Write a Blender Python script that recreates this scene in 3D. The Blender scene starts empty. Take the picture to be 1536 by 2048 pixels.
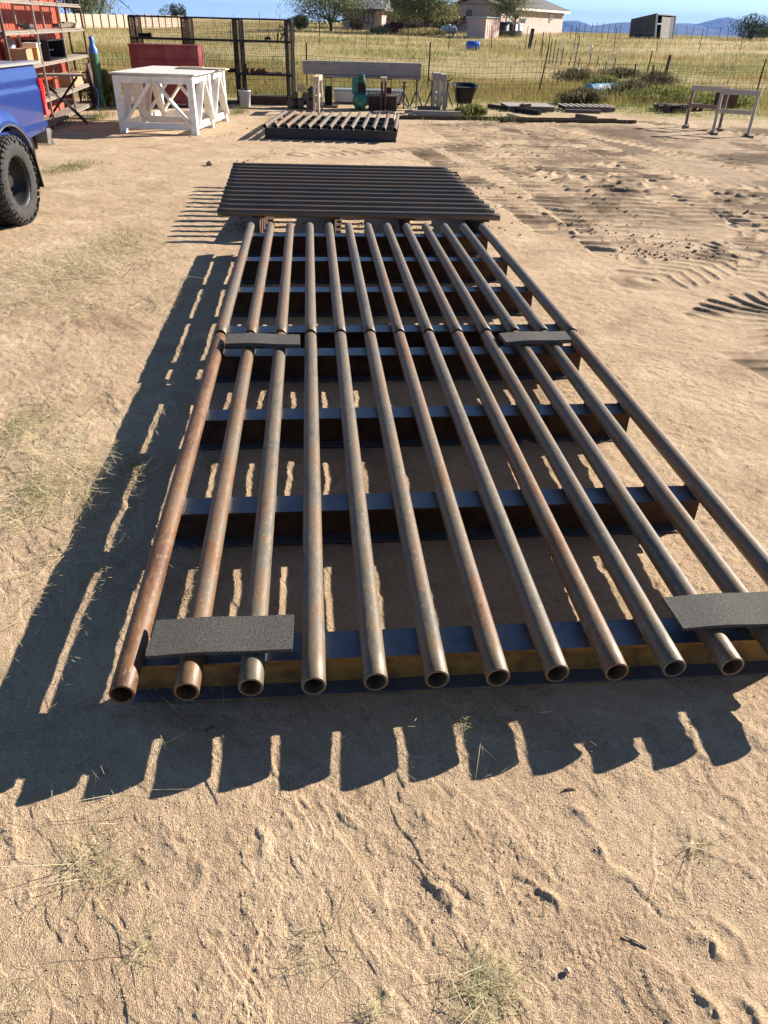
import bpy, math, random
import numpy as np
from mathutils import Vector, Matrix
random.seed(7); rng = np.random.default_rng(7)
scene = bpy.context.scene
R = math.radians
# ------------------------------------------------------------------ camera
F_PX, PITCH, ROLL, EYE = 1493.8, 0.57933, 0.027535, 1.92
_F = np.array([0, math.cos(PITCH), -math.sin(PITCH)]); _R = np.array([1., 0, 0]); _D = np.cross(_F, _R)
CR = _R*math.cos(ROLL) - _D*math.sin(ROLL); CD = _R*math.sin(ROLL) + _D*math.cos(ROLL)
cam = bpy.data.cameras.new('camera'); cam_o = bpy.data.objects.new('camera', cam); scene.collection.objects.link(cam_o)
cam.sensor_fit = 'VERTICAL'; cam.sensor_height = 36; cam.lens = 36*F_PX/2048; cam.clip_start = .05; cam.clip_end = 60000
M = Matrix((tuple(CR), tuple(-CD), tuple(-_F))).transposed().to_4x4(); M.translation = (0, 0, EYE); cam_o.matrix_world = M
scene.camera = cam_o
# ------------------------------------------------------------------ light
SUN_DIR = Vector((1.8254, 1.0497, 1)).normalized(); EL = math.asin(SUN_DIR.z); AZ = math.atan2(SUN_DIR.x, SUN_DIR.y)
w = bpy.data.worlds.new('World'); scene.world = w; w.use_nodes = True
wn = w.node_tree; bg = wn.nodes['Background']; sky = wn.nodes.new('ShaderNodeTexSky'); sky.sky_type = 'NISHITA'
sky.sun_disc = False; sky.sun_elevation = EL; sky.sun_rotation = AZ; sky.air_density = .8; sky.dust_density = 0; sky.ozone_density = 1.6; sky.altitude = 2500
wn.links.new(sky.outputs[0], bg.inputs[0]); bg.inputs[1].default_value = 0.06
sl = bpy.data.lights.new('sun', 'SUN'); sl.energy = 5; sl.angle = R(.53); sl.color = (1, .91, .8)
so = bpy.data.objects.new('sun', sl); scene.collection.objects.link(so); so.rotation_euler = SUN_DIR.to_track_quat('Z', 'Y').to_euler(); so.location = (20, 12, 30)
vs = scene.view_settings; scene.display_settings.display_device = 'sRGB'; vs.view_transform = 'Standard'; vs.look = 'None'; vs.gamma = 1; vs.exposure = 1.4

# ------------------------------------------------------------------ terrain and placing
def smooth(a, b, x):
    t = np.clip((x-a)/(b-a), 0, 1); return t*t*(3-2*t)
def terrain(x, y):
    x = np.asarray(x, float); y = np.asarray(y, float); d = np.hypot(x, y); az = np.degrees(np.arctan2(x, y))
    amp = .4 + .8*smooth(-16, -7, az)
    z = amp*smooth(30, 112, d)*smooth(-5, 20, y)
    z += (1.55-amp)*smooth(160, 420, d)*(1-smooth(5, 10, az))
    z -= 60*smooth(140, 900, d)*smooth(7, 12, az)
    return z
def P(px, py): return (px-768)*CR + (py-1024)*CD + F_PX*_F
def G(px, py, z=0):                      # where the sight line through a spot meets the level z
    r = P(px, py); t = (z-EYE)/r[2]; return Vector((r[0]*t, r[1]*t, z))
def V(px, py, Y):                        # the same at a distance Y
    r = P(px, py); t = Y/r[1]; return Vector((r[0]*t, Y, EYE+r[2]*t))
def T(px, py):                           # the same on the terrain
    r = P(px, py); t = np.geomspace(.5, 400, 6000)/r[1]
    g = EYE+r[2]*t - terrain(r[0]*t, r[1]*t); k = np.argmax(g < 0) if (g < 0).any() else len(t)-1
    x, y = r[0]*t[k], r[1]*t[k]; return Vector((x, y, float(terrain(x, y))))
def HT(base, py, px=None):               # height of the point over `base` seen at row py
    best = 0
    hs = np.linspace(0, 14, 1401); q = np.array([base[0], base[1], base[2]-EYE]) + np.outer(hs, [0, 0, 1])
    yy = 1024 + F_PX*(q@CD)/(q@_F); return float(hs[np.argmin(abs(yy-py))])

# ------------------------------------------------------------------ materials
MATS = {}
def nd(nt, t, **k):
    n = nt.nodes.new(t)
    for a, b in k.items(): setattr(n, a, b)
    return n
def base(name):
    m = bpy.data.materials.new(name); m.use_nodes = True; nt = m.node_tree; b = nt.nodes['Principled BSDF']; MATS[name] = m
    return m, nt, b
def ramp(nt, fac, cols, pos=None):
    r = nd(nt, 'ShaderNodeValToRGB'); e = r.color_ramp.elements
    pos = pos or [i/(len(cols)-1) for i in range(len(cols))]
    while len(e) < len(cols): e.new(.5)
    for i, c in enumerate(cols): e[i].position = pos[i]; e[i].color = (*c, 1)
    nt.links.new(fac, r.inputs[0]); return r.outputs[0]
def noise(nt, co, sc, det=4, rough=.55, dist=0):
    n = nd(nt, 'ShaderNodeTexNoise'); n.inputs['Scale'].default_value = sc; n.inputs['Detail'].default_value = det
    n.inputs['Roughness'].default_value = rough; n.inputs['Distortion'].default_value = dist
    nt.links.new(co, n.inputs['Vector']); return n.outputs['Fac']
def mixc(nt, f, a, b, mode='MIX'):
    m = nd(nt, 'ShaderNodeMix', data_type='RGBA', blend_type=mode)
    for s, v in ((m.inputs[0], f), (m.inputs[6], a), (m.inputs[7], b)):
        if isinstance(v, (int, float)): s.default_value = v
        elif isinstance(v, tuple): s.default_value = (*v, 1)
        else: nt.links.new(v, s)
    return m.outputs[2]
def bump(nt, h, st, dist, prev=None):
    b = nd(nt, 'ShaderNodeBump'); b.inputs['Strength'].default_value = st; b.inputs['Distance'].default_value = dist
    nt.links.new(h, b.inputs['Height'])
    if prev is not None: nt.links.new(prev, b.inputs['Normal'])
    return b.outputs[0]
def simple(name, cols, sc=8, rough=.7, metal=0, bmp=.3, bd=.004, det=5, stretch=(1, 1, 1), coat=0, rnd=0):
    m, nt, b = base(name); tc = nd(nt, 'ShaderNodeTexCoord'); mp = nd(nt, 'ShaderNodeMapping'); mp.inputs['Scale'].default_value = stretch
    nt.links.new(tc.outputs['Object'], mp.inputs[0]); n = noise(nt, mp.outputs[0], sc, det, .6)
    k = len(cols); col = ramp(nt, n, cols, [.3+.4*i/(k-1) for i in range(k)]) if k > 1 else None
    if col is None: b.inputs['Base Color'].default_value = (*cols[0], 1)
    else:
        if rnd:
            oi = nd(nt, 'ShaderNodeObjectInfo'); h = nd(nt, 'ShaderNodeMapRange'); h.inputs[3].default_value = 1-rnd; h.inputs[4].default_value = 1+rnd
            nt.links.new(oi.outputs['Random'], h.inputs[0]); cb = nd(nt, 'ShaderNodeVectorMath', operation='SCALE'); nt.links.new(col, cb.inputs[0]); nt.links.new(h.outputs[0], cb.inputs['Scale']); col = cb.outputs[0]
        nt.links.new(col, b.inputs['Base Color'])
    b.inputs['Roughness'].default_value = rough; b.inputs['Metallic'].default_value = metal
    if coat: b.inputs['Coat Weight'].default_value = coat; b.inputs['Coat Roughness'].default_value = .06
    if bmp: nt.links.new(bump(nt, noise(nt, mp.outputs[0], sc*5, 4), bmp, bd), b.inputs['Normal'])
    return m
def wood(name, c1, c2, ax=0, rough=.85):
    st = [14, 14, 14]; st[ax] = 1.2
    return simple(name, [c1, c2, tuple(.6*v for v in c1)], 3, rough, 0, .5, .004, 8, st)

simple('shelf_plank', [(.15, .12, .1), (.25, .21, .17), (.1, .08, .065)], 9, .9)
simple('white_paint', [(.76, .73, .67), (.82, .8, .76), (.66, .6, .5)], 6, .6, 0, .25)
simple('white_top', [(.5, .47, .42), (.62, .6, .55), (.42, .38, .32)], 7, .7)
simple('beam_dark', [(.025, .027, .032), (.045, .042, .042), (.022, .02, .018)], 12, .5, .3)
simple('black_steel', [(.02, .02, .022), (.035, .03, .028)], 15, .5, .3)
simple('dark_rust', [(.05, .03, .02), (.09, .05, .03), (.03, .022, .018)], 12, .75, .2)
simple('rust_post', [(.09, .045, .03), (.13, .06, .035), (.05, .03, .025)], 14, .85)
simple('t_post', [(.05, .04, .035), (.1, .06, .04)], 9, .8)
simple('wire', [(.07, .06, .05), (.11, .09, .07)], 5, .7, .3, 0)
simple('galv', [(.4, .41, .42), (.55, .56, .57)], 10, .35, .8, .1)
simple('red_paint', [(.13, .012, .02), (.17, .018, .026), (.24, .07, .07)], 2.2, .45, 0, .1)
simple('container_red', [(.4, .075, .04), (.46, .1, .05), (.3, .06, .035)], 1.5, .55, 0, .1)
simple('green_cyl', [(.045, .13, .06), (.06, .16, .08)], 6, .4, 0, .05)
simple('blue_cyl', [(.03, .13, .42), (.04, .17, .5)], 6, .4, 0, .05)
simple('green_comp', [(.015, .11, .085), (.02, .14, .1)], 6, .32, .1, .03)
simple('black_plastic', [(.008, .008, .009), (.016, .016, .016)], 8, .55, 0, .1)
simple('tub_liner', [(.05, .055, .06), (.09, .09, .09)], 8, .6)
simple('white_plastic', [(.7, .72, .75), (.6, .62, .65)], 5, .4, 0, 0)
simple('rubber_tyre', [(.035, .034, .033), (.06, .057, .053)], 14, .85, 0, .4, .003)
simple('rim_black', [(.012, .012, .013), (.02, .02, .02)], 9, .5, .1, .05)
simple('hub_steel', [(.4, .38, .35), (.25, .23, .2)], 20, .4, .8, .1)
simple('truck_blue', [(.005, .031, .18), (.007, .037, .21), (.015, .04, .16)], 1.6, .35, .25, .02, .001, coat=.8)
simple('chrome', [(.55, .56, .58), (.45, .46, .48)], 5, .18, 1, .03)
simple('tail_red', [(.5, .006, .012), (.6, .01, .02)], 8, .15, 0, 0, coat=1)
simple('glass_dark', [(.02, .025, .03), (.03, .035, .04)], 3, .08, 0, 0)
simple('curtain', [(.45, .45, .46), (.3, .31, .34)], 8, .6, 0, 0, .004, 3, (6, 6, 1))
simple('cardboard', [(.3, .19, .1), (.36, .24, .13)], 5, .85)
simple('orange_box', [(.6, .28, .07), (.65, .32, .1)], 5, .7)
simple('paper_white', [(.72, .72, .72), (.62, .62, .62)], 4, .6, 0, 0)
simple('stucco_pink', [(.45, .325, .285), (.49, .36, .315), (.41, .29, .25)], 3, .9, 0, .3, .01)
simple('trim_brown', [(.07, .05, .04), (.1, .075, .06)], 6, .8)
simple('trim_white', [(.65, .6, .55), (.72, .68, .62)], 6, .7)
simple('shingle', [(.075, .072, .07), (.11, .105, .1), (.055, .053, .052)], 4, .9, 0, .4, .01, 6)
simple('metal_roof', [(.3, .32, .34), (.38, .4, .42)], 3, .4, .6, .1)
simple('tank_grey', [(.18, .2, .2), (.24, .25, .25)], 3, .6)
simple('tank_dark', [(.03, .035, .035), (.05, .055, .05)], 3, .6)
simple('propane_white', [(.42, .42, .4), (.5, .5, .47)], 3, .5, 0, .05)
simple('barrel_blue', [(.02, .1, .5), (.03, .13, .58)], 5, .5, 0, .05)
simple('drum_lightblue', [(.09, .25, .38), (.16, .36, .5), (.08, .2, .32)], 5, .55, 0, .1)
simple('wall_panel', [(.44, .33, .25), (.5, .38, .29), (.38, .28, .21)], 2.5, .9, 0, .4, .01)
simple('trailer_skin', [(.045, .045, .05), (.08, .078, .078), (.03, .03, .03)], 2.5, .7, .1, .3)
simple('stone_panel', [(.22, .21, .2), (.32, .3, .28), (.12, .12, .12)], 9, .9)
simple('bark', [(.06, .045, .035), (.1, .08, .06)], 10, .95, 0, .8, .02)
simple('mountain_rock', [(.05, .06, .06), (.08, .08, .065), (.035, .045, .04)], .004, 1, 0, .8, 40, 8)
simple('pebble_stone', [(.42, .31, .21), (.52, .41, .3), (.3, .21, .14)], 60, .9)
simple('soil_clod', [(.2, .145, .1), (.3, .22, .15)], 40, .95)
simple('hose', [(.5, .46, .38), (.55, .5, .42)], 10, .6, 0, 0)
simple('chain_steel', [(.3, .27, .22), (.4, .36, .3)], 20, .5, .6, 0)
simple('pink_board', [(.5, .38, .33), (.42, .3, .26)], 5, .8)
wood('grey_timber', (.2, .18, .165), (.32, .29, .265), 0)
wood('grey_timber_z', (.26, .22, .19), (.36, .31, .27), 2)
wood('tan_timber', (.38, .29, .19), (.5, .4, .28), 0)
wood('tan_timber_z', (.38, .32, .25), (.5, .43, .34), 2)
wood('dark_timber', (.09, .07, .055), (.14, .11, .085), 0)
wood('plank_weathered', (.2, .165, .135), (.34, .29, .235), 1)
wood('sawhorse_wood', (.34, .3, .24), (.44, .395, .32), 2)
wood('sawhorse_brown', (.15, .09, .07), (.22, .14, .11), 2)

def pipe_mat(name, dark=False, shift=-.39):
    m, nt, b = base(name); tc = nd(nt, 'ShaderNodeTexCoord'); oi = nd(nt, 'ShaderNodeObjectInfo')
    add = nd(nt, 'ShaderNodeVectorMath', operation='ADD'); sc = nd(nt, 'ShaderNodeVectorMath', operation='SCALE')
    cmb = nd(nt, 'ShaderNodeCombineXYZ')
    for i in range(3): nt.links.new(oi.outputs['Random'], cmb.inputs[i])
    nt.links.new(cmb.outputs[0], sc.inputs[0]); sc.inputs['Scale'].default_value = 37
    nt.links.new(tc.outputs['Object'], add.inputs[0]); nt.links.new(sc.outputs[0], add.inputs[1]); co = add.outputs[0]
    mp = nd(nt, 'ShaderNodeMapping'); mp.inputs['Scale'].default_value = (1, .4, 1); nt.links.new(co, mp.inputs[0])
    big = noise(nt, mp.outputs[0], 6.5, 7, .68, .5); mp2 = nd(nt, 'ShaderNodeMapping'); mp2.inputs['Scale'].default_value = (1, .3, 1); nt.links.new(co, mp2.inputs[0]); fine = noise(nt, mp2.outputs[0], 60, 7, .72)
    mm = nd(nt, 'ShaderNodeMath', operation='MULTIPLY_ADD'); nt.links.new(fine, mm.inputs[0]); mm.inputs[1].default_value = .62
    m2 = nd(nt, 'ShaderNodeMath', operation='MULTIPLY_ADD'); nt.links.new(oi.outputs['Random'], m2.inputs[0]); m2.inputs[1].default_value = .2; m2.inputs[2].default_value = shift
    m3 = nd(nt, 'ShaderNodeMath', operation='ADD'); nt.links.new(m2.outputs[0], m3.inputs[0]); nt.links.new(big, m3.inputs[1]); nt.links.new(m3.outputs[0], mm.inputs[2])
    if dark: col = ramp(nt, mm.outputs[0], [(.05, .044, .037), (.1, .082, .062), (.13, .08, .045)], [.3, .5, .75])
    else: col = ramp(nt, mm.outputs[0], [(.06, .052, .04), (.125, .104, .072), (.145, .1, .057), (.165, .075, .027), (.1, .04, .016)], [.3, .47, .57, .68, .82])
    sp = noise(nt, co, 130, 3, .7); col = mixc(nt, ramp(nt, sp, [(0, 0, 0), (1, 1, 1)], [.55, .75]), col, (.17, .14, .105) if not dark else (.09, .08, .07))
    rs = nd(nt, 'ShaderNodeMapping'); rs.inputs['Scale'].default_value = (1, .45, 1); nt.links.new(co, rs.inputs[0])
    r1 = noise(nt, rs.outputs[0], 22, 9, .72, .3)
    if not dark:
        col = mixc(nt, ramp(nt, r1, [(0, 0, 0), (.55, .55, .55)], [.54, .6]), col, (.17, .085, .032)); col = mixc(nt, ramp(nt, r1, [(.45, .45, .45), (0, 0, 0)], [.38, .44]), col, (.065, .058, .048))
        ds = noise(nt, rs.outputs[0], 75, 6, .75); col = mixc(nt, ramp(nt, ds, [(0, 0, 0), (.7, .7, .7)], [.56, .64]), col, (.27, .21, .14))
    else: col = mixc(nt, ramp(nt, r1, [(0, 0, 0), (.6, .6, .6)], [.53, .6]), col, (.14, .075, .04))
    if not dark:      # pale heat marks of the welds
        sep = nd(nt, 'ShaderNodeSeparateXYZ'); nt.links.new(tc.outputs['Object'], sep.inputs[0])
        a = nd(nt, 'ShaderNodeMath', operation='SUBTRACT'); nt.links.new(sep.outputs[1], a.inputs[0]); a.inputs[1].default_value = .215-.885/2
        md = nd(nt, 'ShaderNodeMath', operation='MODULO'); nt.links.new(a.outputs[0], md.inputs[0]); md.inputs[1].default_value = .885
        a2 = nd(nt, 'ShaderNodeMath', operation='SUBTRACT'); nt.links.new(md.outputs[0], a2.inputs[0]); a2.inputs[1].default_value = .885/2
        ab = nd(nt, 'ShaderNodeMath', operation='ABSOLUTE'); nt.links.new(a2.outputs[0], ab.inputs[0])
        zz = nd(nt, 'ShaderNodeMath', operation='MULTIPLY_ADD'); nt.links.new(sep.outputs[2], zz.inputs[0]); zz.inputs[1].default_value = 3.0; nt.links.new(ab.outputs[0], zz.inputs[2])
        z2 = nd(nt, 'ShaderNodeMath', operation='MULTIPLY_ADD'); nt.links.new(noise(nt, co, 18, 3), z2.inputs[0]); z2.inputs[1].default_value = .1; nt.links.new(zz.outputs[0], z2.inputs[2])
        f = ramp(nt, z2.outputs[0], [(.8, .8, .8), (0, 0, 0)], [.0, .12])
        col = mixc(nt, f, col, (.27, .28, .3))
    nt.links.new(col, b.inputs['Base Color']); b.inputs['Roughness'].default_value = .45 if dark else .5; b.inputs['Metallic'].default_value = .1; b.inputs['Specular IOR Level'].default_value = .5
    n1 = bump(nt, fine, .6, .002); nt.links.new(bump(nt, sp, .25, .0008, n1), b.inputs['Normal'])
pipe_mat('pipe_rusty'); pipe_mat('pipe_orange', shift=-.24); pipe_mat('pipe_dark', True)
def beam_mat(name, cs):
    m, nt, b = base(name); tc = nd(nt, 'ShaderNodeTexCoord'); geo = nd(nt, 'ShaderNodeNewGeometry'); sep = nd(nt, 'ShaderNodeSeparateXYZ')
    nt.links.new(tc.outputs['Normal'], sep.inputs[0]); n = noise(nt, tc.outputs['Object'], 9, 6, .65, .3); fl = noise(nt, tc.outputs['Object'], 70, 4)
    up = ramp(nt, n, [(.075, .088, .108), (.12, .14, .165), (.08, .08, .085)], [.3, .55, .75])  # bluish sky sheen of the upward faces, put into the base colour
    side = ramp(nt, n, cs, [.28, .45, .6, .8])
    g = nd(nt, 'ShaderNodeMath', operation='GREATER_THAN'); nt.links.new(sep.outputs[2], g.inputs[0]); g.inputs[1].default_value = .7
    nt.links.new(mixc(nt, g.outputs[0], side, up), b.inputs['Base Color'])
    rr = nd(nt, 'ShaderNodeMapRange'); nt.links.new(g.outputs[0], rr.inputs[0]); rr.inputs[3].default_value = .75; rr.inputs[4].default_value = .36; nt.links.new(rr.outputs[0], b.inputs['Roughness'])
    b.inputs['Metallic'].default_value = .35; nt.links.new(bump(nt, fl, .3, .001), b.inputs['Normal'])
beam_mat('beam_steel', [(.015, .009, .007), (.05, .022, .01), (.085, .04, .015), (.025, .013, .008)])
beam_mat('beam_yellow_rust', [(.07, .035, .014), (.2, .1, .025), (.32, .175, .038), (.14, .07, .02)])
def mat_mat():
    m, nt, b = base('rubber_mat'); tc = nd(nt, 'ShaderNodeTexCoord'); n = noise(nt, tc.outputs['Object'], 300, 2, .8)
    nt.links.new(ramp(nt, n, [(.022, .02, .018), (.052, .047, .04), (.15, .138, .112)], [.36, .52, .68]), b.inputs['Base Color'])
    b.inputs['Roughness'].default_value = .85; nt.links.new(bump(nt, n, 1, .002), b.inputs['Normal'])
mat_mat()
def diamond_mat():
    m, nt, b = base('diamond_plate'); tc = nd(nt, 'ShaderNodeTexCoord'); v = nd(nt, 'ShaderNodeTexVoronoi', feature='F1'); v.inputs['Scale'].default_value = 28; v.inputs['Randomness'].default_value = .15
    nt.links.new(tc.outputs['Object'], v.inputs['Vector'])
    nt.links.new(ramp(nt, v.outputs['Distance'], [(.62, .62, .6), (.35, .35, .35)], [.2, .55]), b.inputs['Base Color'])
    b.inputs['Roughness'].default_value = .35; b.inputs['Metallic'].default_value = .7; nt.links.new(bump(nt, v.outputs['Distance'], .8, .004), b.inputs['Normal'])
diamond_mat()
def plant_mat(name, cols, trans=.35, pos=None):
    m, nt, b = base(name); nt.nodes.remove(b); out = nt.nodes['Material Output']; geo = nd(nt, 'ShaderNodeNewGeometry')
    c = ramp(nt, geo.outputs['Random Per Island'], cols, pos); d = nd(nt, 'ShaderNodeBsdfDiffuse'); t = nd(nt, 'ShaderNodeBsdfTranslucent'); mx = nd(nt, 'ShaderNodeMixShader')
    tc = nd(nt, 'ShaderNodeTexCoord'); big = noise(nt, tc.outputs['Object'], .35, 3); 
    s = nd(nt, 'ShaderNodeMapRange'); s.inputs[1].default_value = .3; s.inputs[2].default_value = .7; s.inputs[3].default_value = .72; s.inputs[4].default_value = 1.25; nt.links.new(big, s.inputs[0])
    v = nd(nt, 'ShaderNodeVectorMath', operation='SCALE'); nt.links.new(c, v.inputs[0]); nt.links.new(s.outputs[0], v.inputs['Scale'])
    nt.links.new(v.outputs[0], d.inputs[0]); nt.links.new(v.outputs[0], t.inputs[0]); mx.inputs[0].default_value = trans
    nt.links.new(d.outputs[0], mx.inputs[1]); nt.links.new(t.outputs[0], mx.inputs[2]); nt.links.new(mx.outputs[0], out.inputs[0])
plant_mat('straw', [(.34, .28, .12), (.48, .39, .2), (.24, .23, .09), (.4, .32, .15)])
plant_mat('hay', [(.55, .46, .28), (.68, .6, .4), (.4, .36, .19), (.24, .25, .12), (.6, .5, .32)], .2)
plant_mat('weed_green', [(.14, .18, .05), (.2, .23, .07), (.28, .27, .1), (.11, .14, .04)], .4)
plant_mat('russet', [(.32, .2, .08), (.38, .26, .11), (.26, .23, .08)])
plant_mat('dry_twig', [(.16, .13, .07), (.22, .18, .1), (.12, .12, .05), (.1, .075, .045)])
plant_mat('russet_bush', [(.2, .08, .05), (.26, .12, .07), (.16, .09, .05)])
plant_mat('leaf_olive', [(.14, .16, .07), (.2, .22, .1), (.26, .27, .14), (.1, .115, .05)], .45)
plant_mat('leaf_pale', [(.17, .19, .08), (.24, .25, .12), (.14, .15, .06)])
plant_mat('leaf_dark', [(.035, .05, .025), (.06, .08, .035)])
plant_mat('leaf_dry', [(.12, .05, .04), (.09, .045, .035)])

def ground_mat():
    m, nt, b = base('ground'); tc = nd(nt, 'ShaderNodeTexCoord'); co = tc.outputs['Object']
    a = nd(nt, 'ShaderNodeAttribute', attribute_name='soil'); sep = nd(nt, 'ShaderNodeSeparateColor'); nt.links.new(a.outputs['Color'], sep.inputs[0])
    big = noise(nt, co, .9, 5, .6); mid = noise(nt, co, 7, 6, .65); grain = noise(nt, co, 160, 3, .75); g2 = noise(nt, co, 420, 2, .7)
    c = ramp(nt, big, [(.38, .25, .148), (.48, .335, .2), (.56, .4, .255)], [.3, .5, .72])
    c = mixc(nt, .55, c, ramp(nt, mid, [(.32, .21, .12), (.46, .32, .195), (.58, .43, .275)], [.32, .5, .68]))
    c = mixc(nt, .5, c, ramp(nt, grain, [(.2, .13, .085), (.43, .31, .2), (.6, .48, .34)], [.3, .5, .7]))
    c = mixc(nt, .35, c, ramp(nt, g2, [(.2, .14, .09), (.43, .31, .2), (.75, .64, .5)], [.32, .5, .72]))
    def vor(sc):
        v = nd(nt, 'ShaderNodeTexVoronoi', feature='F1'); v.inputs['Scale'].default_value = sc; nt.links.new(co, v.inputs['Vector']); return v
    v1, v2 = vor(330), vor(120)
    s1 = nd(nt, 'ShaderNodeSeparateColor'); nt.links.new(v1.outputs['Color'], s1.inputs[0])
    c = mixc(nt, .45, c, ramp(nt, s1.outputs[0], [(.13, .085, .05), (.4, .275, .155), (.53, .385, .235), (.82, .68, .48)], [0, .22, .75, 1]))
    pt = noise(nt, co, 1.7, 6, .62, .6); c = mixc(nt, ramp(nt, pt, [(.75, .75, .75), (0, 0, 0)], [.3, .46]), c, (.3, .2, .125)); c = mixc(nt, ramp(nt, pt, [(0, 0, 0), (.7, .7, .7)], [.52, .68]), c, (.6, .47, .31))
    st = noise(nt, co, 14, 5, .7); c = mixc(nt, ramp(nt, st, [(.55, .55, .55), (0, 0, 0)], [.3, .42]), c, (.22, .145, .09))
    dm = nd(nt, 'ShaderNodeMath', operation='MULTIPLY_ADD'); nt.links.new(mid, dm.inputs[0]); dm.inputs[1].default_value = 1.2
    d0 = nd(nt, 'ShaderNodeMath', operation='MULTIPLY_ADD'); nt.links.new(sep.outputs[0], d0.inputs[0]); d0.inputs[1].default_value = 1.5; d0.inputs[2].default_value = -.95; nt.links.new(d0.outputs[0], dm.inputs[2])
    damp_shade_fac = ramp(nt, dm.outputs[0], [(0, 0, 0), (1, 1, 1)], [.1, .75])
    c = mixc(nt, damp_shade_fac, c, mixc(nt, .5, (.18, .132, .09), mixc(nt, 1.0, c, (.42, .39, .36), 'MULTIPLY')))
    fcol = ramp(nt, noise(nt, co, 1.1, 6, .7), [(.17, .14, .055), (.28, .225, .095), (.38, .3, .14), (.48, .38, .2)], [.3, .44, .56, .7])
    fcol = mixc(nt, sep.outputs[2], fcol, mixc(nt, .5, (.5, .39, .2), fcol))
    c = mixc(nt, sep.outputs[1], c, fcol)
    nt.links.new(c, b.inputs['Base Color']); b.inputs['Roughness'].default_value = .95; b.inputs['Specular IOR Level'].default_value = .15
    n1 = bump(nt, noise(nt, co, 30, 7, .75), .6, .012); n2 = bump(nt, grain, .7, .006, n1); n3 = bump(nt, v1.outputs['Distance'], .6, .0035, n2); cl = mixc(nt, ramp(nt, noise(nt, co, 5, 4, .6), [(0, 0, 0), (1, 1, 1)], [.42, .62]), 0.0 if False else (0, 0, 0), v2.outputs['Distance']); n4 = bump(nt, cl, .35, .007, n3); n3 = n4; nt.links.new(n3, b.inputs['Normal'])
ground_mat()

for q_ in ('black_plastic', 'tub_liner', 'rubber_tyre', 'black_steel'): MATS[q_].node_tree.nodes['Principled BSDF'].inputs['Specular IOR Level'].default_value = .2
# ------------------------------------------------------------------ mesh helpers
class MB:
    def __init__(s): s.v = []; s.f = []; s.sm = []; s.n = 0
    def add(s, V_, F_, smooth_=False):
        V_ = [tuple(q) for q in V_]
        s.v += V_; s.f += [tuple(i+s.n for i in f) for f in F_]; s.sm += [smooth_]*len(F_); s.n += len(V_)
    def bar(s, a, b, w=.05, h=None, up=(0, 0, 1), ang=0):
        a = Vector(a); b = Vector(b); h = h or w; d = (b-a).normalized(); u = Vector(up)
        if abs(d.dot(u)) > .99: u = Vector((0, 1, 0))
        x = d.cross(u).normalized(); y = x.cross(d).normalized()
        c = min(.12*min(w, h), .004)
        prof = [(-w/2+c, -h/2), (w/2-c, -h/2), (w/2, -h/2+c), (w/2, h/2-c), (w/2-c, h/2), (-w/2+c, h/2), (-w/2, h/2-c), (-w/2, -h/2+c)]
        V_ = [p + x*q[0] + y*q[1] for p in (a, b) for q in prof]
        F_ = [(i, (i+1) % 8, 8+(i+1) % 8, 8+i) for i in range(8)] + [tuple(range(7, -1, -1)), tuple(range(8, 16))]
        s.add(V_, F_); return s
    def box(s, c, sz, rz=0):
        c = Vector(c); d = Vector((math.cos(rz), math.sin(rz), 0))*sz[0]/2
        return s.bar(c-d, c+d, sz[1], sz[2])
    def tube(s, pts, r, n=8, cap=True, closed=False):
        pts = [Vector(p) for p in pts]; m = len(pts); rr = r if isinstance(r, (list, tuple)) else [r]*m; V_ = []; ref = None
        for i, p in enumerate(pts):
            d = (pts[min(i+1, m-1)]-pts[max(i-1, 0)]).normalized()
            if ref is None: ref = d.cross(Vector((0, 0, 1)) if abs(d.z) < .9 else Vector((1, 0, 0))).normalized()
            x = (ref-d*ref.dot(d)).normalized(); y = d.cross(x); ref = x
            V_ += [p+(x*math.cos(2*math.pi*k/n)+y*math.sin(2*math.pi*k/n))*rr[i] for k in range(n)]
        F_ = [(i*n+k, i*n+(k+1) % n, (i+1)*n+(k+1) % n, (i+1)*n+k) for i in range(m-1) for k in range(n)]
        s.add(V_, F_, n > 5)
        if cap: s.add(V_[:n], [tuple(range(n-1, -1, -1))]); s.add(V_[-n:], [tuple(range(n))])
        return s
    def lathe(s, prof, o=(0, 0, 0), ax='z', n=24, cap=False):   # prof: (radius, along)
        o = Vector(o); V_ = []
        for r, a in prof:
            for k in range(n):
                c, t = math.cos(2*math.pi*k/n)*r, math.sin(2*math.pi*k/n)*r
                V_.append(o + (Vector((c, t, a)) if ax == 'z' else Vector((a, c, t)) if ax == 'x' else Vector((t, a, c))))
        s.add(V_, [(i*n+k, i*n+(k+1) % n, (i+1)*n+(k+1) % n, (i+1)*n+k) for i in range(len(prof)-1) for k in range(n)], True)
        return s
    def prism(s, pts, off):          # a polygon pushed along a vector
        pts = [Vector(p) for p in pts]; off = Vector(off); n = len(pts)
        s.add(pts+[p+off for p in pts], [tuple(range(n-1, -1, -1)), tuple(range(n, 2*n))]+[(i, (i+1) % n, n+(i+1) % n, n+i) for i in range(n)]); return s
    def quad(s, *p, t=None):
        s.add(p, [tuple(range(len(p)))]); return s
    def build(s, name, mat, parent=None):
        me = bpy.data.meshes.new(name); me.from_pydata(s.v, [], s.f); me.materials.append(MATS[mat])
        me.polygons.foreach_set('use_smooth', s.sm); me.update(); 
        o = bpy.data.objects.new(name, me); scene.collection.objects.link(o)
        if parent: o.parent = parent
        return o
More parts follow.
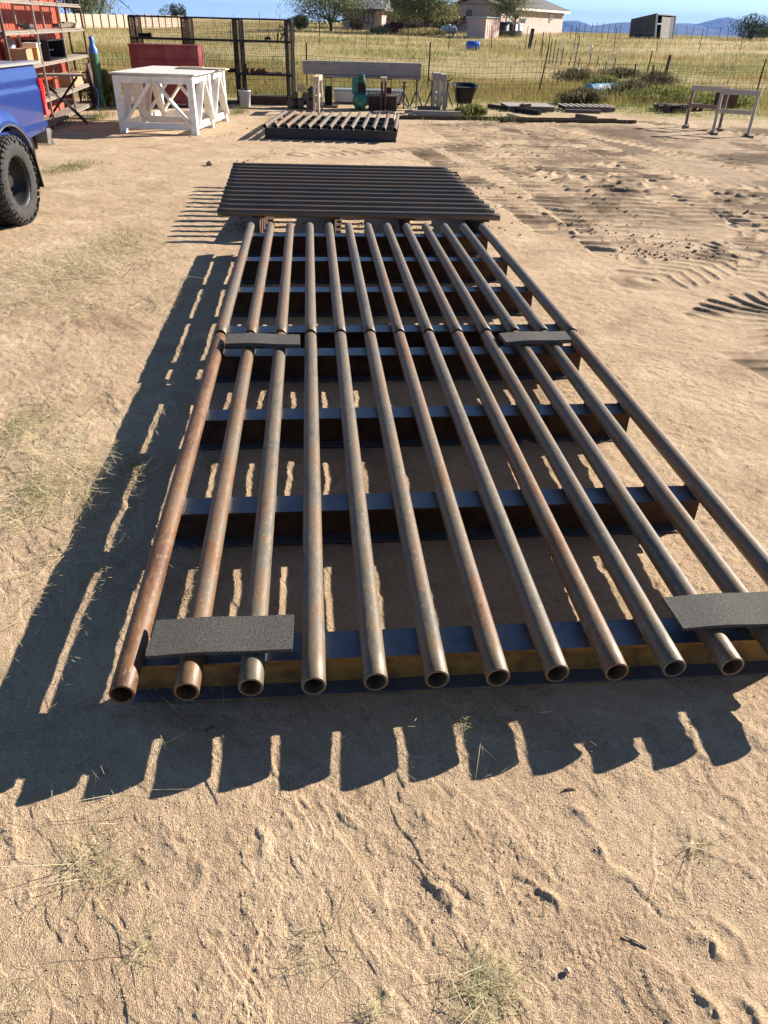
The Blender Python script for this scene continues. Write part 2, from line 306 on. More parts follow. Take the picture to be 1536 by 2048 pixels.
def np_obj(name, V_, F_, mat, parent=None, k=3, smooth_=False):
    me = bpy.data.meshes.new(name); V_ = np.asarray(V_, np.float32); F_ = np.asarray(F_, np.int32)
    me.vertices.add(len(V_)); me.vertices.foreach_set('co', V_.ravel()); me.loops.add(F_.size); me.loops.foreach_set('vertex_index', F_.ravel())
    me.polygons.add(len(F_)); me.polygons.foreach_set('loop_start', np.arange(0, F_.size, k, dtype=np.int32)); me.polygons.foreach_set('loop_total', np.full(len(F_), k, np.int32))
    if smooth_: me.polygons.foreach_set('use_smooth', np.ones(len(F_), bool))
    me.update(calc_edges=True); me.materials.append(MATS[mat]); o = bpy.data.objects.new(name, me); scene.collection.objects.link(o)
    if parent: o.parent = parent
    return o
def tag(o, label=None, cat=None, group=None, kind=None):
    if label: o['label'] = label
    if cat: o['category'] = cat
    if group: o['group'] = group
    if kind: o['kind'] = kind
    return o
def thing(name, loc, label, cat, group=None, rz=0):
    o = bpy.data.objects.new(name, None); scene.collection.objects.link(o); o.location = loc; o.rotation_euler = (0, 0, rz); o.empty_display_size = .2
    return tag(o, label, cat, group)
def copy_tree(o, parent=None):
    c = o.copy(); scene.collection.objects.link(c); c.parent = parent
    for ch in list(o.children): copy_tree(ch, c)
    return c

# ------------------------------------------------------------------ noise for meshes
_perm = rng.permutation(4096)
def _h(i, j): return _perm[(_perm[i & 4095] + j) & 4095]/4095.0
def vnoise(x, y):
    xi = np.floor(x).astype(int); yi = np.floor(y).astype(int); fx = x-xi; fy = y-yi; fx = fx*fx*(3-2*fx); fy = fy*fy*(3-2*fy)
    return (_h(xi, yi)*(1-fx)+_h(xi+1, yi)*fx)*(1-fy)+(_h(xi, yi+1)*(1-fx)+_h(xi+1, yi+1)*fx)*fy - .5
def fbm(x, y, f, o=4, g=.5):
    s = 0; a = 1
    for k in range(o): s = s+a*vnoise(x*f+17.3*k, y*f-9.1*k); f *= 2.03; a *= g
    return s

# ------------------------------------------------------------------ ground
def seg_dist(x, y, pts):
    """distance to a polyline, signed side, length along it"""
    bd = np.full(x.shape, 1e9); bs = np.zeros(x.shape); ba = np.zeros(x.shape); L = 0
    for (x0, y0), (x1, y1) in zip(pts[:-1], pts[1:]):
        dx, dy = x1-x0, y1-y0; l = math.hypot(dx, dy); t = np.clip(((x-x0)*dx+(y-y0)*dy)/l**2, 0, 1)
        ex, ey = x-x0-t*dx, y-y0-t*dy; d = np.hypot(ex, ey); sd = np.sign(dx*ey-dy*ex); k = d < bd
        bd = np.where(k, d, bd); bs = np.where(k, sd*d, bs); ba = np.where(k, L+t*l, ba); L += l
    return bd, bs, ba
def curve(pp, n=8):
    pts = [G(*q)[:2] for q in pp]; out = []
    for i in range(len(pts)-1):
        p0 = pts[max(i-1, 0)]; p1 = pts[i]; p2 = pts[i+1]; p3 = pts[min(i+2, len(pts)-1)]
        for k in range(n):
            t = k/n; out.append(tuple(.5*((2*p1[c])+(-p0[c]+p2[c])*t+(2*p0[c]-5*p1[c]+4*p2[c]-p3[c])*t*t+(-p0[c]+3*p1[c]-3*p2[c]+p3[c])*t**3) for c in (0, 1)))
    return out+[tuple(pts[-1])]
TRACKS = [  # sight points on the soil, half width, lug pitch, depth, lug slant
    ([(930, 250), (1060, 310), (1180, 395), (1320, 505)], 0.30, 0.28, 0.039, .1), ([(1040, 246), (1180, 310), (1330, 395), (1490, 480)], 0.30, 0.28, 0.039, -.1),
    ([(1200, 300), (1380, 370), (1570, 430)], 0.32, 0.28, 0.039, .2), ([(1000, 285), (1250, 340), (1570, 385)], 0.28, 0.25, 0.039, .4), ([(840, 300), (960, 370), (1060, 430), (1120, 470)], 0.23, 0.25, 0.039, .2),
    ([(1300, 245), (1430, 262), (1570, 275)], 0.29, 0.25, 0.039, .3),
    ([(880, 252), (1000, 322), (1120, 400), (1235, 505)], 0.34, 0.28, 0.039, .25),
    ([(985, 248), (1110, 312), (1250, 395), (1400, 500)], 0.32, 0.28, 0.041, -.2),
    ([(1080, 246), (1240, 315), (1400, 395), (1560, 470)], 0.34, 0.25, 0.045, .3),
    ([(1150, 262), (1330, 300), (1560, 350)], 0.32, 0.25, 0.039, -.3),
    ([(920, 300), (1060, 345), (1300, 375), (1560, 405)], 0.30, 0.28, 0.039, .35),
    ([(1330, 520), (1390, 470), (1470, 468), (1570, 500)], 0.42, 0.17, 0.02, .5),
    ([(1300, 560), (1400, 535), (1480, 525), (1570, 560)], 0.36, 0.18, 0.017, .6),
    ([(1570, 600), (1480, 610), (1460, 660), (1570, 740)], 0.28, 0.16, 0.022, .2),
    ([(610, 310), (800, 300), (960, 285), (1150, 290)], 0.28, 0.22, 0.014, .3)]
DENTS = [  # foreground scuffs: spot, length, width, depth, angle
    (885, 1790, .075, .016, .022, -55), (1092, 1788, .07, .009, .014, -50), (1410, 1895, .05, .02, .022, -45), (1455, 1865, .07, .011, .014, -52),
    (1400, 2005, .09, .018, .022, -55), (950, 1665, .04, .01, .01, -50), (1165, 1635, .045, .012, .013, -50), (1375, 1550, .035, .01, .01, -65),
    (525, 1680, .05, .011, .013, -75), (575, 1640, .045, .01, .01, -50), (690, 1640, .03, .012, .013, -60), (20, 1700, .08, .012, .014, -70),
    (420, 1860, .035, .008, .008, -15), (850, 1640, .03, .01, .01, -50), (1200, 1700, .05, .007, .008, -80), (1250, 2000, .06, .009, .01, -70),
    (780, 2000, .05, .011, .012, -50), (1330, 1990, .04, .008, .009, -40), (1500, 2030, .05, .018, .018, -60), (830, 1860, .05, .008, .009, -60),
    (95, 1640, .03, .012, .012, -40), (355, 1680, .03, .012, .01, -30), (60, 1780, .05, .009, .01, -75), (640, 1610, .02, .01, .008, -60)]
BOOTS = [(525, 1960, 75), (235, 2010, 60), (690, 1740, 100), (1010, 1720, 110), (1340, 1750, 70), (1180, 1900, 40)]
def ground():
    az = np.radians(np.concatenate([np.linspace(-180, -54, 70)[:-1], np.linspace(-54, 54, 1150), np.linspace(54, 180, 70)[1:]]))
    r = np.concatenate([np.geomspace(.02, .7, 12)[:-1], np.geomspace(.7, 4, 430)[:-1], np.geomspace(4, 24, 760)[:-1], np.geomspace(24, 34, 70)[:-1], np.geomspace(34, 17500, 170)])
    A, RR = np.meshgrid(az, r); X = np.sin(A)*RR; Y = np.cos(A)*RR; x = X.ravel(); y = Y.ravel(); d = RR.ravel()
    z = terrain(x, y); near = 1-smooth(24, 40, d)
    z += near*(.012*fbm(x, y, .8, 3)+.006*fbm(x, y, 4, 3)+.0035*fbm(x, y, 14, 3)*(1-smooth(9, 14, d)*.5))
    q = d < 6.5
    zz = np.zeros_like(z); lump = smooth(-.15, .3, fbm(x[q], y[q], 2.5, 3)); zz[q] = (.001+.0022*lump)*fbm(x[q], y[q], 33, 3, .8) + .004*lump*np.maximum(fbm(x[q], y[q], 40, 2)-.1, 0); 
    rg = fbm(x[q], y[q], 2.2, 3); zz[q] += .06*np.maximum(0, .07-abs(rg-.05))*smooth(0, .25, fbm(x[q], y[q], 5, 2)) - .03*np.maximum(0, .05-abs(fbm(x[q]+9, y[q], 3.7, 3)))*smooth(.05, .3, fbm(x[q]+30, y[q], 4, 2))
    z += zz
    soil = np.zeros((len(x), 4), np.float32); soil[:, 3] = 1
    # disturbed, darker soil at the right
    c1 = curve([(860, 250), (1010, 330), (1200, 470)]); damp_shade = np.zeros_like(x); k = (d < 30) & (y > 0)
    bd, bs, ba = seg_dist(x[k], y[k], [G(870, 246)[:2], G(1000, 262)[:2], G(1040, 330)[:2], G(1190, 400)[:2], G(1330, 470)[:2], G(1600, 560)[:2]])
    line = smooth(-1.4, 1.2, bs + 1.2*fbm(x[k], y[k], .7, 3)); damp_shade[k] = (.5+.4*smooth(-.2, .25, fbm(x[k], y[k], .6, 4)))*line*(y[k] > 3)*(1-smooth(19.5, 21, y[k]))
    # front yard patch right of the guard is pale again
    damp_shade *= smooth(6.0, 8.0, y + .12*x)
    cf = (y+.35*fbm(x, y, .5, 3)+.1*x)/.25; cf = cf-np.floor(cf); comb = (1.7*np.exp(-((cf-.5)/.18)**2)-.5)*smooth(-.1, .15, fbm(x, y, .8, 3)); z += np.minimum(1, damp_shade*2)*(.9*.011*comb*1.7+.008*fbm(x, y, 1.2, 2)+.006*np.maximum(0, .2-abs(fbm(x, y, 3, 4)))+.007*fbm(x, y, 9, 3))
    damp_shade = np.where(damp_shade > .05, damp_shade+.22*(comb > .3)-.06, damp_shade)  # raised ridges darkened in the soil colour, shade painted to bring out the relief
    tz = np.zeros_like(z)
    m_ = (d > 3) & (d < 22); z[m_] += .0028*fbm(x[m_], y[m_], 19, 3, .7) + .005*np.maximum(fbm(x[m_], y[m_], 9, 3)-.12, 0)*(1-np.clip(3*damp_shade[m_], 0, 1))
    for pp, hw, pitch, dep, sl in TRACKS:
        pl = curve(pp); xs = [p_[0] for p_ in pl]; ys = [p_[1] for p_ in pl]
        k = np.where((x > min(xs)-1) & (x < max(xs)+1) & (y > min(ys)-1) & (y < max(ys)+1) & (d < 30))[0]
        if not len(k): continue
        bd, bs, ba = seg_dist(x[k], y[k], pl); bd = bd+.07*fbm(x[k], y[k], 5, 3); hw_ = hw*(1+.5*fbm(ba, bs*0, 1.2, 2)); ins = 1-smooth(hw_*.85, hw_*1.05, bd)
        wob = fbm(x[k], y[k], .9, 3); fade = smooth(-.4, -.05, wob+.1)
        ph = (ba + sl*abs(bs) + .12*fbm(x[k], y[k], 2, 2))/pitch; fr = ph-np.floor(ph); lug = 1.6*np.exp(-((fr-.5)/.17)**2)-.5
        rim = np.exp(-((bd-hw_*1.12)/(hw*.14))**2)*np.clip(.35+1.8*fbm(x[k], y[k], 5, 3), 0, 1.3)
        w_ = ins*fade; z[k] *= 1-.5*w_; tz[k] = tz[k]*(1-w_) + w_*(lug*dep*.62*np.clip(.95+.6*fbm(x[k], y[k], 2.0, 3), .5, 1.2)-dep*.12+.1*dep*fbm(x[k], y[k], 5, 3)) + fade*rim*dep*.12
        damp_shade[k] = np.maximum(damp_shade[k]*(1-.6*w_), .75*w_*(.6+1.2*fbm(x[k], y[k], 1.5, 3))+.15*w_*(lug > .2)-.1*w_)  # turned soil in the tracks, plus painted shade on the lug ridges
    z += tz
    # scuffed, stepped crust around the yard
    k = (d > .6) & (d < 22); ca, sa = math.cos(R(-52)), math.sin(R(-52)); u = x[k]*ca+y[k]*sa; v = -x[k]*sa+y[k]*ca
    n_ = fbm(u*2.2, v*5.5, 1, 4, .55); msk = smooth(-.12, .12, fbm(x[k]+40, y[k], 1.3, 3)); far_ = 1-.35*smooth(5, 12, d[k])-.4*np.clip(damp_shade[k]*3, 0, 1); z[k] += far_*msk*(.0032*smooth(.10, .14, n_)+.0024*smooth(-.16, -.12, n_)-.0025)
    n2_ = fbm(u*7+9, v*15, 1, 3, .55); z[k] += far_*(1-.5*msk)*.0022*smooth(.14, .2, n2_)
    for (px, py, L_, W_, dp, an) in DENTS:
        c = G(px, py); k = np.where((abs(x-c[0]) < .3) & (abs(y-c[1]) < .3))[0]; a = R(an); dx = x[k]-c[0]; dy = y[k]-c[1]
        u = dx*math.cos(a)+dy*math.sin(a); v = -dx*math.sin(a)+dy*math.cos(a) + 3*u*u + .01*fbm(x[k], y[k], 25, 2)
        e = np.exp(-(u/L_)**4); nz_ = .75+1.1*fbm(x[k], y[k], 30, 3); e = np.exp(-np.abs(u/L_)**3)*smooth(-.45, .1, fbm(x[k], y[k], 38, 2)+.1); z[k] += e*nz_*(.5*dp*np.exp(-((v-W_*.7)/(W_*1.1))**2))
    for (px, py, an) in BOOTS:
        c = G(px, py); k = np.where((abs(x-c[0]) < .3) & (abs(y-c[1]) < .3))[0]; a = R(an); dx = x[k]-c[0]; dy = y[k]-c[1]
        u = dx*math.cos(a)+dy*math.sin(a); v = -dx*math.sin(a)+dy*math.cos(a)
        wd = .048-.012*np.exp(-((u+.02)/.05)**2); el = np.maximum(abs(u)/.145, abs(v)/wd); ins = 1-smooth(.86, 1.0, el)
        rim = np.exp(-((el-1.06)/.1)**2)*.003
        tr = np.sign(np.sin(u*2*np.pi/.026))*np.sign(np.sin(v*2*np.pi/.045+1)); fade = smooth(-.2, .15, fbm(x[k], y[k], 6, 2))
        z[k] += .45*fade*(ins*(-.003+.0016*tr)+rim)
    # field: grass colours from the fence outward
    fld = smooth(22.6, 24.4, y + 1.3*smooth(3, 8, x) + 1.6*fbm(x, y, .9, 3)) * (d > 15)
    soil[:, 0] = np.clip(damp_shade, 0, 1)*(1-fld); soil[:, 1] = fld; soil[:, 2] = smooth(50, 95, d)
    back = (y < -5); soil[:, 1] = np.where(back, 0, soil[:, 1])
    z = np.where(y < -5, z, z)
    nr, na = len(r), len(az); i = np.arange(nr-1)[:, None]*na+np.arange(na-1)[None, :]; F_ = np.stack([i, i+1, i+na+1, i+na], -1).reshape(-1, 4)
    global GRID; GRID = (az, r, z.reshape(nr, na))
    o = np_obj('ground', np.stack([x, y, z], 1), F_[:, ::-1], 'ground', k=4, smooth_=True)
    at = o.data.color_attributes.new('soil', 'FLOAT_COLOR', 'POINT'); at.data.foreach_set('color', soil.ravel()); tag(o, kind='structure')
    # centre cap closes the little hole under the viewpoint
    return o
ground()

def gz(x, y):
    az, r, Z = GRID; a = np.arctan2(x, y); d = np.hypot(x, y); i = np.clip(np.searchsorted(r, d)-1, 0, len(r)-2); j = np.clip(np.searchsorted(az, a)-1, 0, len(az)-2)
    u = np.clip((d-r[i])/(r[i+1]-r[i]), 0, 1); v = np.clip((a-az[j])/(az[j+1]-az[j]), 0, 1)
    return (Z[i, j]*(1-u)+Z[i+1, j]*u)*(1-v)+(Z[i, j+1]*(1-u)+Z[i+1, j+1]*u)*v
# mountains: three ridges of real relief, 7 to 10 km away
def mountains(name, Y, prof, depth, seed):
    n = 420; pxs = np.array([p_[0] for p_ in prof], float); pys = np.array([p_[1] for p_ in prof], float)
    u = np.linspace(pxs[0], pxs[-1], n); top = np.interp(u, pxs, pys); m = 60; V_ = []
    bx = np.array([V(a, b, Y) for a, b in zip(u, top)])
    X = bx[:, 0]; H_ = bx[:, 2]+70
    for j in range(m):
        t = j/(m-1); yy = Y-depth*(1-2*t); prof_t = np.maximum(0, 1-abs(2*t-1)**1.15)
        rid = 1-2*abs(fbm(X/900+seed, np.full(n, yy)/900, 1, 5, .55)); zz = H_*prof_t*(1-.55*(1-prof_t)*(1-rid)*1.2)-70
        V_.append(np.stack([X, np.full(n, yy), zz], 1))
    i = np.arange(m-1)[:, None]*n+np.arange(n-1)[None, :]; F_ = np.stack([i, i+1, i+n+1, i+n], -1).reshape(-1, 4)
    tag(np_obj(name, np.concatenate(V_), F_, 'mountain_rock', k=4, smooth_=True), kind='structure')
mountains('mountains', 9000, [(1080, 66), (1125, 42), (1140, 41), (1155, 41), (1175, 51), (1200, 50), (1220, 47), (1250, 44), (1300, 44), (1350, 46), (1390, 50), (1410, 44), (1440, 36), (1456, 34), (1475, 39), (1490, 45), (1510, 52), (1536, 44), (1560, 40), (1620, 48), (1700, 62)], 1900, 3)
mountains('mountains', 12500, [(1060, 60), (1120, 54), (1200, 52), (1280, 48), (1370, 46), (1450, 50), (1540, 48), (1640, 52), (1750, 66)], 2200, 11)
mountains('mountains', 12000, [(360, 48), (378, 38), (392, 36), (410, 40), (440, 41), (470, 44)], 900, 5)

# ------------------------------------------------------------------ cattle guards
def i_beam(mb, a, b, hgt, fw=.13, tf=.012, tw=.009):
    a = Vector(a); b = Vector(b)
    mb.bar(a+Vector((0, 0, hgt-tf/2)), b+Vector((0, 0, hgt-tf/2)), fw, tf)
    mb.bar(a+Vector((0, 0, tf/2)), b+Vector((0, 0, tf/2)), fw, tf)
    mb.bar(a+Vector((0, 0, hgt/2)), b+Vector((0, 0, hgt/2)), tw, hgt-2*tf)
def guard(label, loc, rz, L, W, n, hc, r, beams, pm, bm, cat='cattle guard', bt=.13, ang=None):
    """pipes run along local +Y; beams along local X"""
    t = thing('cattle_guard', loc, label, cat, rz=rz); s = W/(n-1)
    g = 'pipes of the ' + label.split(',')[0]
    mb = MB(); seg = 26; pr = [(r-.007, .0), (r-.001, 0), (r, .001)]+[(r, L*i/seg) for i in range(1, seg)]+[(r, L-.001), (r-.001, L), (r-.007, L)]
    mb.lathe(pr, ax='y', n=28); mb.lathe([(r-.007, L), (r-.007, 0)], ax='y', n=28)
    p0 = mb.build('pipe', pm, t)
    for i in range(n):
        p_ = p0 if i == 0 else p0.copy()
        if i: scene.collection.objects.link(p_); p_.parent = t
        p_.location = (s*i, random.uniform(-.006, .006), hc)
    if 'nearest the camera' in label: p0.data = p0.data.copy(); p0.data.materials[0] = MATS['pipe_orange']
    bh = hc-r+.002
    for bi, u in enumerate(beams):
        m = MB(); i_beam(m, (-.03, u, 0), (W+.03, u, 0), bh, bt); wb = m
        for i in range(n):
            for sd in (-1, 1):
                pts = [(s*i+sd*(r*.62+.004*math.sin(k*2.1)), u-bt*.46+bt*.92*k/7, bh+.006) for k in range(8)]
                wb.tube(pts, [.005+.0015*math.sin(k*3+i) for k in range(8)], 5)
        m.build('beam', 'beam_yellow_rust' if bi == 0 and 'nearest the camera' in label else bm, t)
    return t
YAW = .0999449; O0 = Vector((-.7732, 1.5677, 0)); U = Vector((-math.sin(YAW), math.cos(YAW), 0)); Wv = Vector((math.cos(YAW), math.sin(YAW), 0)); RP = .0383; HC = .2148; SP = .191586
BU = [.215, 1.1, 1.985, 2.87]
guard('long rusty pipe cattle guard nearest the camera, two rubber mats on its front end', O0, YAW, 3.032, SP*12, 13, HC, RP, BU, 'pipe_rusty', 'beam_steel')
guard('rusty grey pipe cattle guard butted end to end behind the nearest one', O0+U*3.04, YAW, 3.055, SP*12, 13, HC+.013, RP, BU, 'pipe_rusty', 'beam_steel')
# third guard lies crosswise
a3 = G(436, 424, .25); b3 = G(1000, 434, .25); c3 = G(467, 331, .25); ax = (b3-a3).normalized(); L3 = (b3-a3).length; D3 = (c3-a3).length
ang3 = math.atan2(ax.y, ax.x)-math.pi/2
perp = Vector((-ax.y, ax.x, 0)); W3 = (c3-a3).dot(perp); skew = (c3-a3).dot(ax)
t3 = guard('dark unrusted pipe cattle guard lying crosswise behind the long pair', a3+perp*W3-Vector((0, 0, .25)), ang3, L3, W3, 13, .25, .037, [.42, 1.2, 1.98, 2.76], 'pipe_dark', 'dark_rust', bt=.12)
for i, c in enumerate([c for c in t3.children if c.name.startswith('pipe')]): c.location.y += skew*(1-i/12.0)
a4 = G(529, 252, .23); b4 = G(783, 254, .23); W4 = 2.48; ang4 = R(-1.2)
guard('small pipe cattle guard far back in front of the green compressor', a4-Vector((0, 0, .23)), ang4, 2.72, W4, 13, .23, .04, [.16, .95, 1.75, 2.5], 'pipe_rusty', 'beam_dark')

# rubber mats across the pipes
def slab(name, mat, corners, z, th, label, cat, group=None):
    pts = [Vector((c.x, c.y, 0)) for c in corners]; ctr = sum(pts, Vector())/len(pts); m = MB(); n = 12; V_ = []; F_ = []
    for k, zz in enumerate((0, th)):
        for j in range(3):
            for i in range(n+1):
                u = i/n; v = j/2; q = (pts[3]*(1-u)+pts[2]*u)*(1-v)+(pts[0]*(1-u)+pts[1]*u)*v - ctr
                V_.append(Vector((q.x, q.y, zz+.004*math.sin(u*3.1)*(1 if n else 0)-.002*math.cos(u*9))))
    w_ = n+1
    for j in range(2):
        for i in range(n):
            a = j*w_+i; F_ += [(a, a+w_, a+w_+1, a+1), (3*w_+a, 3*w_+a+1, 3*w_+a+w_+1, 3*w_+a+w_)]
    ring = list(range(w_))+[w_+n, 2*w_+n]+list(range(2*w_+n-1, 2*w_-1, -1))+[w_]
    for a, b in zip(ring, ring[1:]+ring[:1]): F_.append((a, b, b+3*w_, a+3*w_))
    m.add(V_, F_); o = m.build(name, mat); o.location = (ctr.x, ctr.y, z); return tag(o, label, cat, group)
zt = HC+RP+.001
slab('rubber_mat', 'rubber_mat', [G(*q, zt+.01) for q in ((313, 1241), (588, 1231), (585, 1300), (291, 1313))], zt, .013, 'black textured rubber mat strip on the front left pipe ends', 'rubber mat', 'rubber mats laid on the pipes')
slab('rubber_mat', 'rubber_mat', [G(*q, zt+.01) for q in ((1325, 1195), (1570, 1183), (1592, 1247), (1367, 1257))], zt, .013, 'black rubber mat strip on the front right pipe ends, cut by the frame', 'rubber mat', 'rubber mats laid on the pipes')
slab('rubber_mat', 'rubber_mat', [G(*q, zt+.02) for q in ((456, 668), (600, 671), (600, 691), (449, 688))], zt, .025, 'black rubber slab near the joint of the guards, on their left pipes', 'rubber mat', 'rubber mats laid on the pipes')
slab('rubber_mat', 'rubber_mat', [G(*q, zt+.02) for q in ((998, 667), (1130, 664), (1143, 681), (1012, 685))], zt, .025, 'black rubber slab near the joint of the guards, on their right pipes', 'rubber mat', 'rubber mats laid on the pipes')

# ------------------------------------------------------------------ white truss table
def white_table():
    bx = G(394, 270); w_ = 1.5; ang = R(-2.5); bl = bx-Vector((math.cos(ang), math.sin(ang), 0))*w_; L_ = 2.55; h = 1.0
    t = thing('work_table', bl, 'white wooden truss table left of the far pipe guard', 'work table', rz=ang)
    m = MB(); m.box((w_/2, L_/2, h+.015), (w_+.14, L_+.1, .025)); m.build('tabletop', 'white_top', t)
    bw = .15
    def truss(p, q, name, n=2, low=.13):
        # frame between two bottom points: rails and zig-zag diagonals
        m = MB(); p = Vector(p); q = Vector(q); d = (q-p)
        up = Vector((0, 0, 1)); side = d.normalized().cross(up)
        m.bar(p+up*(h-.085), q+up*(h-.085), .04, .12); m.bar(p+up*low, q+up*low, .04, .12)
        k = n*1
        for i in range(n):
            a = p+d*i/n; b = p+d*(i+1)/n
            if i % 2 == 0: lo, hi = a, b
            else: lo, hi = b, a
            off = side*.042
            e = (hi-lo).normalized()*.05
            m.bar(lo+e+up*(low+.03)+off, hi-e+up*(h-.12)+off, .036, bw, side)
        return m.build(name, 'white_paint', t)
    f = .04
    truss((f, f, 0), (w_-f, f, 0), 'front_truss'); truss((f, L_-f, 0), (w_-f, L_-f, 0), 'back_truss')
    truss((f, L_/2, 0), (w_-f, L_/2, 0), 'middle_truss')
    truss((w_-f, f, 0), (w_-f, L_-f, 0), 'side_truss', 4); truss((f, f, 0), (f, L_-f, 0), 'side_truss', 4)
    m0 = MB(); m0.bar((0, 0, 0), (0, 0, h-.02), .12, .12); l0 = m0.build('leg', 'white_paint', t); first = True
    for x_ in (f, w_-f):
        for y_ in (f, L_/2, L_-f):
            o = l0 if first else l0.copy()
            if not first: scene.collection.objects.link(o); o.parent = t
            first = False; o.location = (x_, y_, 0)
    m = MB()
    for k in range(5): m.bar((.02, .2+k*.55, h-.015), (w_-.02, .2+k*.55, h-.015), .09, .03)
    m.build('cross_slat', 'white_paint', t)
    p = V(405, 139, 18.0); m = MB(); m.box((0, 0, .012), (1.05, .34, .022), R(-4)); m.box((-.25, .1, .03), (.5, .25, .012), R(3)); o = m.build('board', 'tan_timber'); o.location = (p.x, p.y, h+.03); tag(o, 'thin bare tan board lying on the white table', 'board')
white_table()

# ------------------------------------------------------------------ red cabinet
def red_cabinet():
    a = G(264, 212); h = HT(a, 88); a.x += .12; b = V(396, 88, a.y+.1); wd = b.x-a.x
    t = thing('steel_cabinet', a, 'dark red steel cabinet standing behind the white table', 'cabinet')
    m = MB(); m.box((wd/2, .3, h/2+.04), (wd, .6, h-.08)); m.build('body', 'red_paint', t)
    m = MB(); m.box((wd/2, .3, h), (wd+.03, .66, .03)); m.build('lid', 'red_paint', t)
    m = MB(); m.box((wd*.27, -.012, h*.42), (wd*.44, .02, h*.7)); m.build('door', 'red_paint', t)
    m = MB(); m.box((wd*.73, -.012, h*.42), (wd*.44, .02, h*.7)); m.build('door', 'red_paint', t)
    for x_ in (.05, wd-.05):
        for y_ in (.05, .55): m = MB(); m.bar((x_, y_, -.02), (x_, y_, .1), .06); m.build('foot', 'black_steel', t)
red_cabinet()

# ------------------------------------------------------------------ mesh rack
def mesh_panel(m, o, u, v, du, dv, step, r=.0035):
    """diamond mesh in the plane spanned by unit vectors u, v"""
    o = Vector(o); u = Vector(u); v = Vector(v); k = -dv
    while k < du:
        for sg in (1, -1):
            a0, b0 = k, k+dv*1.0
            lo = max(a0, 0); hi = min(b0, du)
            if hi > lo:
                if sg == 1: p, q = o+u*lo+v*(lo-a0), o+u*hi+v*(hi-a0)
                else: p, q = o+u*lo+v*(dv-(lo-a0)), o+u*hi+v*(dv-(hi-a0))
                m.tube([p, q], r, 3, False)
        k += step
def square_mesh(m, o, u, v, du, dv, su, sv, r=.003):
    o = Vector(o); u = Vector(u); v = Vector(v)
    for i in range(int(du/su)+1): m.tube([o+u*i*su, o+u*i*su+v*dv], r, 3, False)
    for i in range(int(dv/sv)+1): m.tube([o+v*i*sv, o+v*i*sv+u*du], r, 3, False)
